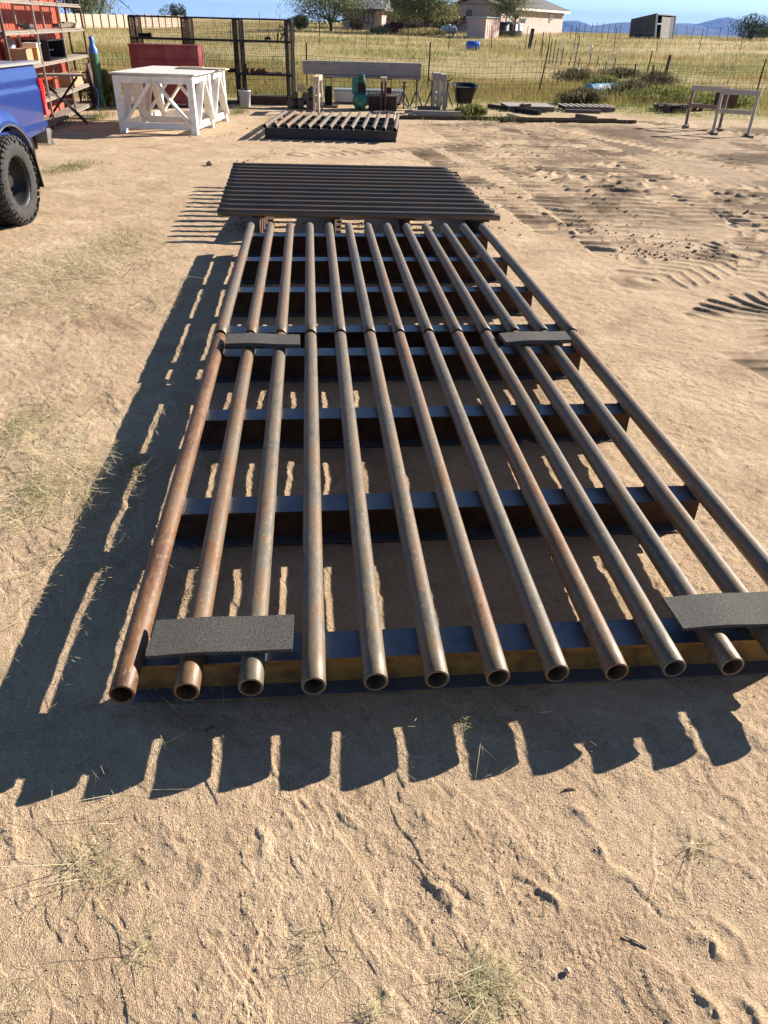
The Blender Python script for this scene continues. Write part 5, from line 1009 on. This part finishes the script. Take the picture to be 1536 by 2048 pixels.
q = V(190, 30, 150); tree(Vector((q.x-3, 150, .3)), 11, 17, 2.2, 'large sparse cottonwood behind the panel wall, some bare limbs', 'leaf_pale', 16000, .34, 8, seed=21, thick=.4, bare=True, low=.2)
q = V(235, 30, 150)
m = MB(); m.tube([(0, 0, 0), (1.4, 0, 2.3), (3.2, 0, 2.9), (5.2, 0, 1.4), (6.3, 0, .2)], [.2, .15, .1, .06, .02], 6); m.tube([(3.2, 0, 2.9), (4.5, 0, 2.6), (6, 0, 2.8)], [.08, .05, .02], 5)
b_ = m.build('bare_limb', 'bark', bpy.data.objects[[o.name for o in scene.objects if o.get('label', '').startswith('large sparse cottonwood')][0]]); b_.location = (3.5, 0, 1.5)

# ------------------------------------------------------------------ pickup truck
def truck():
    X0 = -3.95; t = thing('pickup_truck', (X0, 8.48, 0), 'blue pickup truck with oversized tyre at the left frame edge', 'pickup truck')
    # local: x 0 is the outer tyre face, y 0 the rear axle, the tail points to +y
    def prof(z):                                     # how far in the skin sits at height z
        return np.interp(z, [.6, .75, .95, 1.22, 1.27, 1.3, 1.42, 1.47], [-.13, -.10, -.065, -.045, -.06, -.05, -.065, -.09])
    def skin(y0, y1, ztop, name, arch=None, ny=60, zlow=None, parent=t):
        ys = np.linspace(y0, y1, ny); nz = 22; V_ = []
        for y_ in ys:
            zb = zlow(y_) if zlow else .72
            if arch:
                dy = y_-arch[0]
                if abs(dy) < arch[1]: zb = max(zb, arch[2]+math.sqrt(arch[1]**2-dy**2)*.98)
            for j in range(nz+1):
                z_ = zb+(ztop-zb)*j/nz; V_.append((float(prof(z_))-.05*smooth(y1-.1, y1, y_), y_, z_))
        F_ = [(i*(nz+1)+j, (i+1)*(nz+1)+j, (i+1)*(nz+1)+j+1, i*(nz+1)+j+1) for i in range(ny-1) for j in range(nz)]
        m = MB(); m.add(V_, F_, True); return m.build(name, 'truck_blue', parent)
    side = skin(-1.25, 1.2, 1.455, 'bed_side', (0, .53, .46), 100, lambda y_: .74+.05*smooth(.3, 1.2, y_))
    m = MB()                                          # far side, floor, front and back of the bed
    m.box((-1.95, -.02, 1.1), (.08, 2.4, .7)); m.box((-1.0, -.02, .86), (1.85, 2.4, .06)); m.box((-1.0, -1.24, 1.15), (1.85, .06, .62)); m.build('bed', 'truck_blue', t)
    m = MB(); m.box((-1.02, 1.18, 1.12), (1.66, .06, .64)); tg = m.build('tailgate', 'truck_blue', t)
    m = MB(); m.box((-1.02, 1.225, 1.22), (.28, .03, .08)); m.build('handle', 'black_plastic', tg)
    # flare around the arch
    m = MB(); n = 28; V_ = []
    for i in range(n+1):
        a = math.pi*(.155+.69*i/n); c, s_ = math.cos(a), math.sin(a)
        for k, (rr, xx) in enumerate(((.50, -.16), (.515, -.02), (.535, .0), (.575, -.01), (.64, -.045), (.7, -.085))): V_.append((xx, rr*c*1.0, .46+rr*s_*.96))
    m.add(V_, [(i*6+k, (i+1)*6+k, (i+1)*6+k+1, i*6+k+1) for i in range(n) for k in range(5)], True); fl = m.build('fender_flare', 'truck_blue', t)
    m = MB(); m.tube([(-.0, .522*math.cos(a), .46+.522*.96*math.sin(a)) for a in np.linspace(.5, math.pi-.5, 30)], .013, 6); m.build('arch_trim', 'chrome', fl)
    m = MB(); m.bar((-.12, -1.25, 1.468), (-.12, 1.19, 1.468), .17, .03); m.bar((-.5, 1.0, 1.47), (-.5, -1.2, 1.47), .6, .02); m.build('rail_cap', 'diamond_plate', t)
    m = MB(); m.prism([(-.03, 1.06, 1.32), (-.05, 1.215, 1.31), (-.06, 1.23, .94), (-.04, 1.12, .95)], (-.1, 0.0, 0)); m.build('tail_light', 'tail_red', t)
    m = MB(); y0, y1, z0, z1 = .68, .82, .93, 1.14; c = .03
    m.tube([(-.072, y0+c, z0), (-.072, y1-c, z0), (-.073, y1, z0+c), (-.066, y1, z1-c), (-.066, y1-c, z1), (-.066, y0+c, z1), (-.066, y0, z1-c), (-.073, y0, z0+c), (-.072, y0+c, z0)], .004, 5); m.build('fuel_door', 'black_plastic', t)
    m = MB(); m.prism([(-.12, 1.22, .8), (-.1, 1.28, .8), (-.09, 1.3, .77), (-.11, 1.29, .7), (-.09, 1.32, .62), (-.13, 1.28, .61), (-.14, 1.24, .64)], (-1.8, 0, 0)); m.build('rear_bumper', 'galv', t)
    m = MB(); m.box((-.3, 1.0, .66), (.05, .5, .16)); m.box((-1.0, .2, .62), (.9, 2.6, .14)); m.box((-1.0, 1.15, .6), (1.4, .1, .2)); m.tube([(-1.7, 0, .43), (-.1, 0, .43)], .06, 10); m.build('chassis', 'black_steel', t)
    m = MB(); m.lathe([(.5, -.5), (.5, -.12)], (0, 0, .46), 'x', 28); m.build('wheel_well', 'black_plastic', t)
    m = MB(); m.prism([(-.05, .44, .86), (-.03, .56, .6), (-.02, .6, .27), (-.36, .6, .27), (-.36, .44, .86)], (0, .014, 0)); m.build('mud_flap', 'black_plastic', t)
    # wheels
    def wheel(y_, x_, flip=1):
        wt = MB(); r_, wd = .433, .31; pr = [(.25, 0.0), (.262, .004), (.3, .012), (.35, .014), (.395, .004), (.418, -.02), (.425, -.045), (.428, -.155), (.425, -wd+.045), (.4, -wd+.01), (.35, -wd), (.26, -wd)]
        wt.lathe(pr, ax='x', n=72)
        n = 40
        for i in range(n):
            for row, (xa, xb, off) in enumerate(((-.0, -.065, 0), (-.075, -.15, .5), (-.16, -.235, 0), (-.245, -.31, .5))):
                a = 2*math.pi*(i+off)/n; da = 2*math.pi/n*.36; V_ = []
                for xx in (xa, xb):
                    for aa, rr in ((a-da, .415), (a+da, .415), (a+da*.85, r_+.006), (a-da*.85, r_+.006)):
                        sh = .12*(xx-xa)/.07*da*8*(1 if row % 2 else -1); V_.append((xx-.004, math.cos(aa+sh*.1)*rr, math.sin(aa+sh*.1)*rr))
                wt.add(V_, [(0, 1, 2, 3), (7, 6, 5, 4), (0, 4, 5, 1), (1, 5, 6, 2), (2, 6, 7, 3), (3, 7, 4, 0)])
            a = 2*math.pi*i/n; V_ = []
            L1 = .05 if i % 2 else .032
            for rr, xx in ((.425, .0), (.425-L1, .02)):
                for aa in (a-.045, a+.045): V_.append((xx-.004, math.cos(aa)*rr, math.sin(aa)*rr)); V_.append((xx+.012, math.cos(aa)*rr, math.sin(aa)*rr))
            wt.add(V_, [(0, 1, 3, 2), (4, 6, 7, 5), (0, 4, 5, 1), (2, 3, 7, 6), (1, 5, 7, 3)])
        g = thing('wheel', (0, 0, 0), None, None); g.parent = t; g.location = (x_, y_, .43); g.scale = (flip, 1, 1)
        return wt, g
    def wheel2(y_, x_, flip):
        wt, g = wheel(y_, x_, flip); wt.build('tyre', 'rubber_tyre', g)
        m = MB(); m.lathe([(.262, .006), (.268, .0), (.255, -.004), (.235, -.02), (.225, -.05), (.222, -.2), (.1, -.215), (.0, -.2)], ax='x', n=48)
        m.build('rim', 'rim_black', g)
        m = MB(); m.lathe([(.0, -.12), (.045, -.12), (.055, -.14), (.075, -.17), (.08, -.21)], ax='x', n=20)
        for i in range(8): a = 2*math.pi*i/8; m.tube([(-.2, math.cos(a)*.1, math.sin(a)*.1), (-.155, math.cos(a)*.1, math.sin(a)*.1)], .013, 6)
        for i in range(24): a = 2*math.pi*i/24; m.tube([(-.002, math.cos(a)*.252, math.sin(a)*.252), (.006, math.cos(a)*.252, math.sin(a)*.252)], .005, 5)
        m.build('hub', 'hub_steel', g)
    wheel2(0, 0, 1); wheel2(0, -2.05, -1); wheel2(-3.95, 0, 1); wheel2(-3.95, -2.05, -1)
    # cab and bonnet (outside the frame, they still throw their shadow)
    m = MB(); sec = [(-1.32, 0.8), (-1.32, 1.4), (-1.5, 1.95), (-2.9, 1.98), (-3.35, 1.42), (-4.75, 1.32), (-4.85, .8), (-4.5, .7), (-4.45, .78), (-4.3, .96), (-3.95, 1.0), (-3.6, .96), (-3.45, .78), (-3.4, .65), (-1.5, .65)]
    m.prism([(-.12, a, b) for a, b in sec], (-1.8, 0, 0)); m.build('cab', 'truck_blue', t)
    m = MB(); m.prism([(-.11, -1.6, 1.43), (-.13, -1.68, 1.86), (-.13, -2.8, 1.88), (-.11, -3.15, 1.43)], (-.005, 0, 0)); m.build('side_window', 'glass_dark', t)
def truck_safe():
    truck()
# ------------------------------------------------------------------ shipping container, storage shelves, cylinders
def container():
    A = Vector((-8.15, 21.3, 0)); d = Vector((.16, -1, 0)).normalized(); nrm = Vector((-d.y, d.x, 0)); L_ = 6.0; h = 2.55; t = thing('shipping_container', A, 'red-orange corrugated shipping container behind the storage shelves', 'container')
    prof = []; s_ = 0; dep = .045; P_ = [(0, 0), (.07, 0), (.105, -dep), (.175, -dep), (.21, 0)]
    while s_ < L_-.1:
        for a, b in P_[:-1]: prof.append((s_+a, b))
        s_ += .21
    V_ = []
    for a, b in prof:
        q = d*a+nrm*b
        V_ += [q+Vector((0, 0, .16)), q+Vector((0, 0, h-.1))]
    m = MB(); m.add(V_, [(2*i, 2*i+2, 2*i+3, 2*i+1) for i in range(len(prof)-1)]); m.build('corrugated_side', 'container_red', t)
    m = MB(); m.bar(nrm*-.02+Vector((0, 0, .08)), d*L_+nrm*-.02+Vector((0, 0, .08)), .12, .16); m.bar(nrm*-.02+Vector((0, 0, h-.06)), d*L_+nrm*-.02+Vector((0, 0, h-.06)), .1, .12)
    m.bar(d*-.06+Vector((0, 0, 0)), d*-.06+Vector((0, 0, h)), .12); m.bar(d*L_, d*L_+Vector((0, 0, h)), .14); m.build('frame', 'container_red', t)
    m = MB(); m.prism([nrm*-.12+d*-.05+Vector((0, 0, h)), nrm*-.12+d*L_+Vector((0, 0, h)), nrm*-2.4+d*L_+Vector((0, 0, h)), nrm*-2.4+d*-.05+Vector((0, 0, h))], (0, 0, .04))
    m.prism([nrm*-.12+d*-.05, nrm*-2.4+d*-.05, nrm*-2.4+d*-.05+Vector((0, 0, h)), nrm*-.12+d*-.05+Vector((0, 0, h))], d*-.03); m.prism([nrm*-2.4+d*-.05, nrm*-2.4+d*L_, nrm*-2.4+d*L_+Vector((0, 0, h)), nrm*-2.4+d*-.05+Vector((0, 0, h))], nrm*-.03); m.build('shell', 'container_red', t)
    return d, nrm
def shelves():
    U3 = Vector((-7.45, 21.0, 0)); U2 = Vector((-7.12, 18.75, 0)); dirv = (U2-U3).normalized(); U1 = U2+dirv*2.1; U0 = U1+dirv*2.1; back = Vector((-dirv.y, dirv.x, 0)); back = back if back.x < 0 else -back; dep = .34; h = 2.2
    t = thing('storage_shelves', U3, 'open steel storage shelves with weathered plank boards behind the truck', 'shelves')
    for k, u in enumerate((U3, U2, U1, U0)):
        u = u-U3; m = MB(); m.bar(u, u+Vector((0, 0, h+.3)), .04); m.bar(u+back*dep, u+back*dep+Vector((0, 0, h+.3)), .04)
        for z_ in (.35, .75, 1.15, 1.62, 2.05): m.bar(u+Vector((0, 0, z_)), u+back*dep+Vector((0, 0, z_)), .03)
        m.build('upright', 'hub_steel' if k in (1, 2) else 't_post', t)
    Lt = (U0-U3).length; zs = [.1]+[V(130, q, 18.75).z for q in (182, 120, 62, 10)]
    for z_ in zs:
        m = MB()
        for r_ in (.085, .255): m.bar(dirv*-.08+back*r_+Vector((0, 0, z_+.02+.01*random.random())), dirv*Lt+back*r_+Vector((0, 0, z_+.02)), .17, .022)
        m.bar(dirv*-.05+back*-.0+Vector((0, 0, z_-.01)), dirv*Lt+Vector((0, 0, z_-.01)), .03, .035); m.build('shelf_board', 'shelf_plank', t)
    def on(name, mat, s_, z_, b, fn, lab, cat, g=None):
        p = U3+dirv*s_+back*b; m = MB(); fn(m); o = m.build(name, mat); o.location = (p.x, p.y, z_+.04); o.rotation_euler[2] = math.atan2(dirv.y, dirv.x)+math.pi; tag(o, lab, cat, g)
    bx = lambda w_, d_, h_: (lambda m: m.box((0, 0, h_/2), (w_, d_, h_)))
    def obox(m, w_, d_, h_):
        for x_ in (-w_/2, w_/2): m.box((x_, 0, h_/2), (.02, d_, h_))
        m.box((0, d_/2, h_/2), (w_, .02, h_)); m.box((0, 0, .01), (w_, d_, .02)); m.box((0, 0, h_), (w_, d_, .02)); m.box((0, .1, h_*.45), (w_*.9, .3, .02)); 
    on('steel_bin', 'black_steel', 3.0, zs[2], .25, lambda m: obox(m, 1.35, .5, .34), 'open black steel bin on the shelf above the truck tail', 'bin')
    on('cardboard_box', 'cardboard', 5.0, zs[2], .2, lambda m: (m.box((0, 0, .12), (.42, .32, .24)), m.box((-.1, -.14, .25), (.2, .06, .01), .3)), 'brown cardboard box on the shelf above the truck bed', 'box')
    on('orange_box', 'orange_box', 4.65, zs[2], .12, lambda m: (m.box((0, 0, .12), (.12, .3, .24)), m.box((0, 0, .245), (.13, .31, .012))), 'narrow orange box between the brown and white boxes', 'box')
    on('white_container', 'paper_white', 4.35, zs[2], .15, lambda m: (m.box((0, 0, .15), (.3, .26, .3)), m.box((0, -.135, .16), (.22, .01, .18)), m.box((0, 0, .31), (.32, .28, .02))), 'white square container beside the orange box', 'container')
    on('steel_can', 'galv', 4.75, zs[2], .45, lambda m: (m.lathe([(0, 0), (.12, 0), (.12, .36), (.09, .38), (0, .38)], n=18), m.tube([(-.06, 0, .38), (0, 0, .43), (.06, 0, .38)], .01, 5)), 'silver can behind the white container', 'can')
    on('timber_offcut', 'dark_timber', .85, zs[3], .2, lambda m: (m.bar((-1.0, 0, .05), (.85, 0, .05), .14, .07), m.bar((-.1, .06, .1), (.9, .08, .1), .12, .03)), 'dark timber offcut lying on the second shelf from the top, right end', 'timber')
    on('timber_offcut', 'tan_timber', .3, zs[3], .1, lambda m: (m.bar((-.3, 0, .025), (.35, 0, .025), .12, .05), m.bar((-.1, .01, .075), (.3, .01, .075), .1, .04)), 'pale timber block under the dark offcut at the shelf end', 'timber')
    on('tarp_bundle', 'tub_liner', 4.2, zs[3], .25, lambda m: [m.tube([(-.4+.1*k, -.1, .04+.02*(k % 2)), (-.1+.1*k, .05, .07), (.25+.05*k, -.05, .04)], .04, 7) for k in range(4)], 'grey folded tarp on the second shelf from the top, left end', 'tarp')
    on('cardboard_box', 'cardboard', 1.35, zs[1], .2, lambda m: (m.box((0, 0, .13), (.9, .34, .26)), m.box((.3, -.1, .27), (.3, .2, .015))), 'long brown box on the lower shelf behind the folding stand', 'box')
    on('plank_offcut', 'tan_timber', .9, zs[1], .12, lambda m: (m.bar((-.5, 0, .03), (.4, .04, .03), .12, .05), m.bar((.1, .1, .08), (.45, .05, .08), .1, .05)), 'tan plank offcut on the lower shelf', 'plank')
    on('steel_plate', 'dark_rust', .25, -.04, -.16, lambda m: m.prism([(-.32, 0, 0), (.2, 0, 0), (.2, .3, 1.5), (-.3, .3, 1.5)] if False else [(-.16, 0, 0), (.16, 0, 0), (.16, .12, .95), (-.16, .12, .95)], (0, .03, 0)), 'dark plate leaning at the end of the storage shelves', 'steel plate')
    on('plastic_wrap', 'tank_grey', 2.0, zs[2], .5, lambda m: m.lathe([(0, 0), (.2, 0), (.24, .2), (.14, .36), (0, .42)], n=10), 'grey plastic wrapped roll beside the black bin', 'roll')
def cylinders():
    def cyl(px, py, hgt, r_, lean, mats, lab, g='gas cylinders leaning by the shelves'):
        p = G(px, py); t = thing('gas_cylinder', p, lab, 'gas cylinder', g); t.rotation_euler = (R(-3), lean, 0)
        m = MB(); m.lathe([(0, 0), (r_*.92, 0), (r_, .03), (r_, hgt*.76)], n=24); m.build('body', mats[0], t)
        m = MB(); m.lathe([(r_, hgt*.76), (r_*.93, hgt*.82), (r_*.62, hgt*.87), (r_*.5, hgt*.885), (r_*.5, hgt*.9), (r_*.52, hgt*.975), (r_*.35, hgt), (0, hgt*1.003)], n=24); m.build('cap', mats[1], t)
    cyl(205, 214, 1.5, .115, R(-1.5), ('green_cyl', 'blue_cyl'), 'tall green gas cylinder with blue shoulder and cap')
    cyl(192, 214, .95, .09, R(-3), ('blue_cyl', 'blue_cyl'), 'shorter blue gas cylinder left of the tall green one')
    # hose from the cylinders
    p = G(195, 200, .55); m = MB(); m.tube([(0, -.1, .25), (.05, -.12, .22), (.08, -.12, .1), (.04, -.12, -.1), (.05, -.12, -.2)], .009, 5); o = m.build('gas_hose', 'blue_cyl'); o.location = p; tag(o, 'thin blue hose hanging by the gas cylinders', 'hose')
def folding_stand():
    a = G(133, 258-8); t = thing('folding_stand', a, 'black folding stand with crossed legs and a tan board top', 'folding stand'); h = .9; ang = R(72)
    t.rotation_euler[2] = R(20)
    for y_ in (0, .42):
        for s_ in (-1, 1):
            m = MB(); m.tube([(s_*.42, y_+.02*s_, 0), (-s_*.36, y_+.02*s_, h-.05)], .015, 8); m.build('leg', 'black_steel', t)
    m = MB(); m.tube([(-.36, -.05, h-.05), (-.36, .47, h-.05)], .016, 8); m.tube([(.36, -.05, h-.05), (.36, .47, h-.05)], .016, 8); m.tube([(0, -.03, h*.49), (0, .45, h*.49)], .012, 6); m.tube([(.4, 0, .03), (.4, .42, .03)], .012, 6); m.build('crossbar', 'black_steel', t)
    m = MB(); m.box((0, .21, h-.01), (.95, .34, .04)); m.build('top_board', 'plank_weathered', t)
    p = G(120, 265); m = MB(); m.tube([(-.35, .1, .01), (-.1, .16, .012), (.18, .14, .012), (.25, .06, .012), (.05, -.02, .012)], .008, 5); m.tube([(-.4, -.25, .01), (0, -.28, .012), (.4, -.2, .012), (.55, -.08, .014)], .009, 5); o = m.build('garden_hose', 'hose'); o.location = p; tag(o, 'thin pale hose lying on the ground behind the truck bumper', 'hose')
    p = G(150, 234); m = MB(); m.bar((-.7, 0, .02), (.5, .2, .02), .3, .04); m.bar((-.5, -.4, .02), (.6, -.3, .02), .2, .04); o = m.build('plank', 'plank_weathered'); o.location = p; tag(o, 'weathered planks on the ground under the storage shelves', 'plank')
container(); shelves(); cylinders(); folding_stand(); truck_safe()

# ------------------------------------------------------------------ loose bits
def stones():
    n = 42000; V_, F_ = [], []; d = 1.0*(7/1.0)**rng.random(n); a = np.radians(rng.uniform(-42, 42, n)); x = np.sin(a)*d; y = np.cos(a)*d; s_ = np.minimum(rng.gamma(1.5, .0005, n)+.0007, .004)*(.7+.12*d)
    base_ = np.array([(1, 0, 0), (-1, 0, 0), (0, 1, 0), (0, -1, 0), (0, 0, .7), (0, 0, -.7)]); fc = np.array([(0, 2, 4), (2, 1, 4), (1, 3, 4), (3, 0, 4), (2, 0, 5), (1, 2, 5), (3, 1, 5), (0, 3, 5)])
    V_ = base_[None]*s_[:, None, None]*rng.uniform(.7, 1.3, (n, 6, 1))+np.stack([x, y, s_*.3+gz(x, y)], 1)[:, None]; F_ = fc[None]+(np.arange(n)*6)[:, None, None]
    tag(np_obj('gravel', V_.reshape(-1, 3), F_.reshape(-1, 3), 'pebble_stone'), kind='stuff')
    n = 900; x = []; y = []
    for px, py, rx, ry, k in ((1185, 460, 60, 14, 160), (1300, 505, 40, 8, 120), (1370, 500, 50, 16, 160), (1010, 400, 60, 20, 120), (480, 450, 20, 8, 120), (700, 452, 200, 5, 160), (1100, 320, 150, 30, 260), (420, 270, 40, 6, 60), (490, 320, 60, 10, 50), (1250, 300, 250, 30, 300)):
        c = G(px, py); dy = abs(G(px, py-ry).y-c.y); x.append(rng.normal(c.x, rx/1780*c.y, k)); y.append(rng.normal(c.y, dy, k))
    x = np.concatenate(x); y = np.concatenate(y); n = len(x); s_ = np.minimum(rng.gamma(1.5, .0042, n)+.002, .03); V_ = base_[None]*s_[:, None, None]*rng.uniform(.6, 1.4, (n, 6, 1))+np.stack([x, y, s_*.3+gz(x, y)], 1)[:, None]; F_ = fc[None]+(np.arange(n)*6)[:, None, None]
    tag(np_obj('soil_clods', V_.reshape(-1, 3), F_.reshape(-1, 3), 'soil_clod'), kind='stuff')
stones()
for k, (px, py, dx, dy, lab) in enumerate(((1138, 1581, .036, .004, 'short dark twig lying below the pipe shadows, right'), (418, 1460, .03, .02, 'tiny twig in the shadow below the pipe ends'), (1270, 1885, .05, -.03, 'thin pale twig in the lower right foreground'))):
    p = G(px, py); m = MB(); m.tube([(-dx/2, -dy/2, 0), (0, .002, .002), (dx/2, dy/2, 0)], [.0022, .003, .0018], 6); o = m.build('twig', 'bark' if k < 2 else 'tan_timber'); o.location = (p.x, p.y, float(gz(p.x, p.y))+.003); tag(o, lab, 'twig')
p = G(1134, 1944); m = MB(); m.lathe([(0, -.005), (.006, -.003), (.008, .001), (.006, .006), (0, .008)], n=10); o = m.build('pebble', 'pebble_stone'); o.location = (p.x, p.y, .007); tag(o, 'single round pebble right of the foreground hay tuft', 'pebble')
p = G(420, 331); m = MB(); m.lathe([(0, -.01), (.05, 0), (.06, .03), (.03, .06), (0, .07)], n=8); o = m.build('stone', 'soil_clod'); o.location = p; tag(o, 'fist-sized dark stone on the soil left of the crosswise guard', 'stone')

# ------------------------------------------------------------------ air
def haze():
    m = bpy.data.materials.new('haze'); m.use_nodes = True; nt = m.node_tree; nt.nodes.remove(nt.nodes['Principled BSDF']); v = nt.nodes.new('ShaderNodeVolumePrincipled')
    v.inputs['Color'].default_value = (.13, .38, 1, 1); v.inputs['Density'].default_value = HAZE; v.inputs['Anisotropy'].default_value = 0; nt.links.new(v.outputs[0], nt.nodes['Material Output'].inputs['Volume']); MATS['haze'] = m
    b = MB(); zlo = -420; s_ = 18000; b.prism([(-s_, -s_, zlo), (s_, -s_, zlo), (s_, s_, zlo), (-s_, s_, zlo)], (0, 0, 260-zlo)); o = b.build('haze', 'haze'); tag(o, kind='stuff')
HAZE = 6e-5
haze()
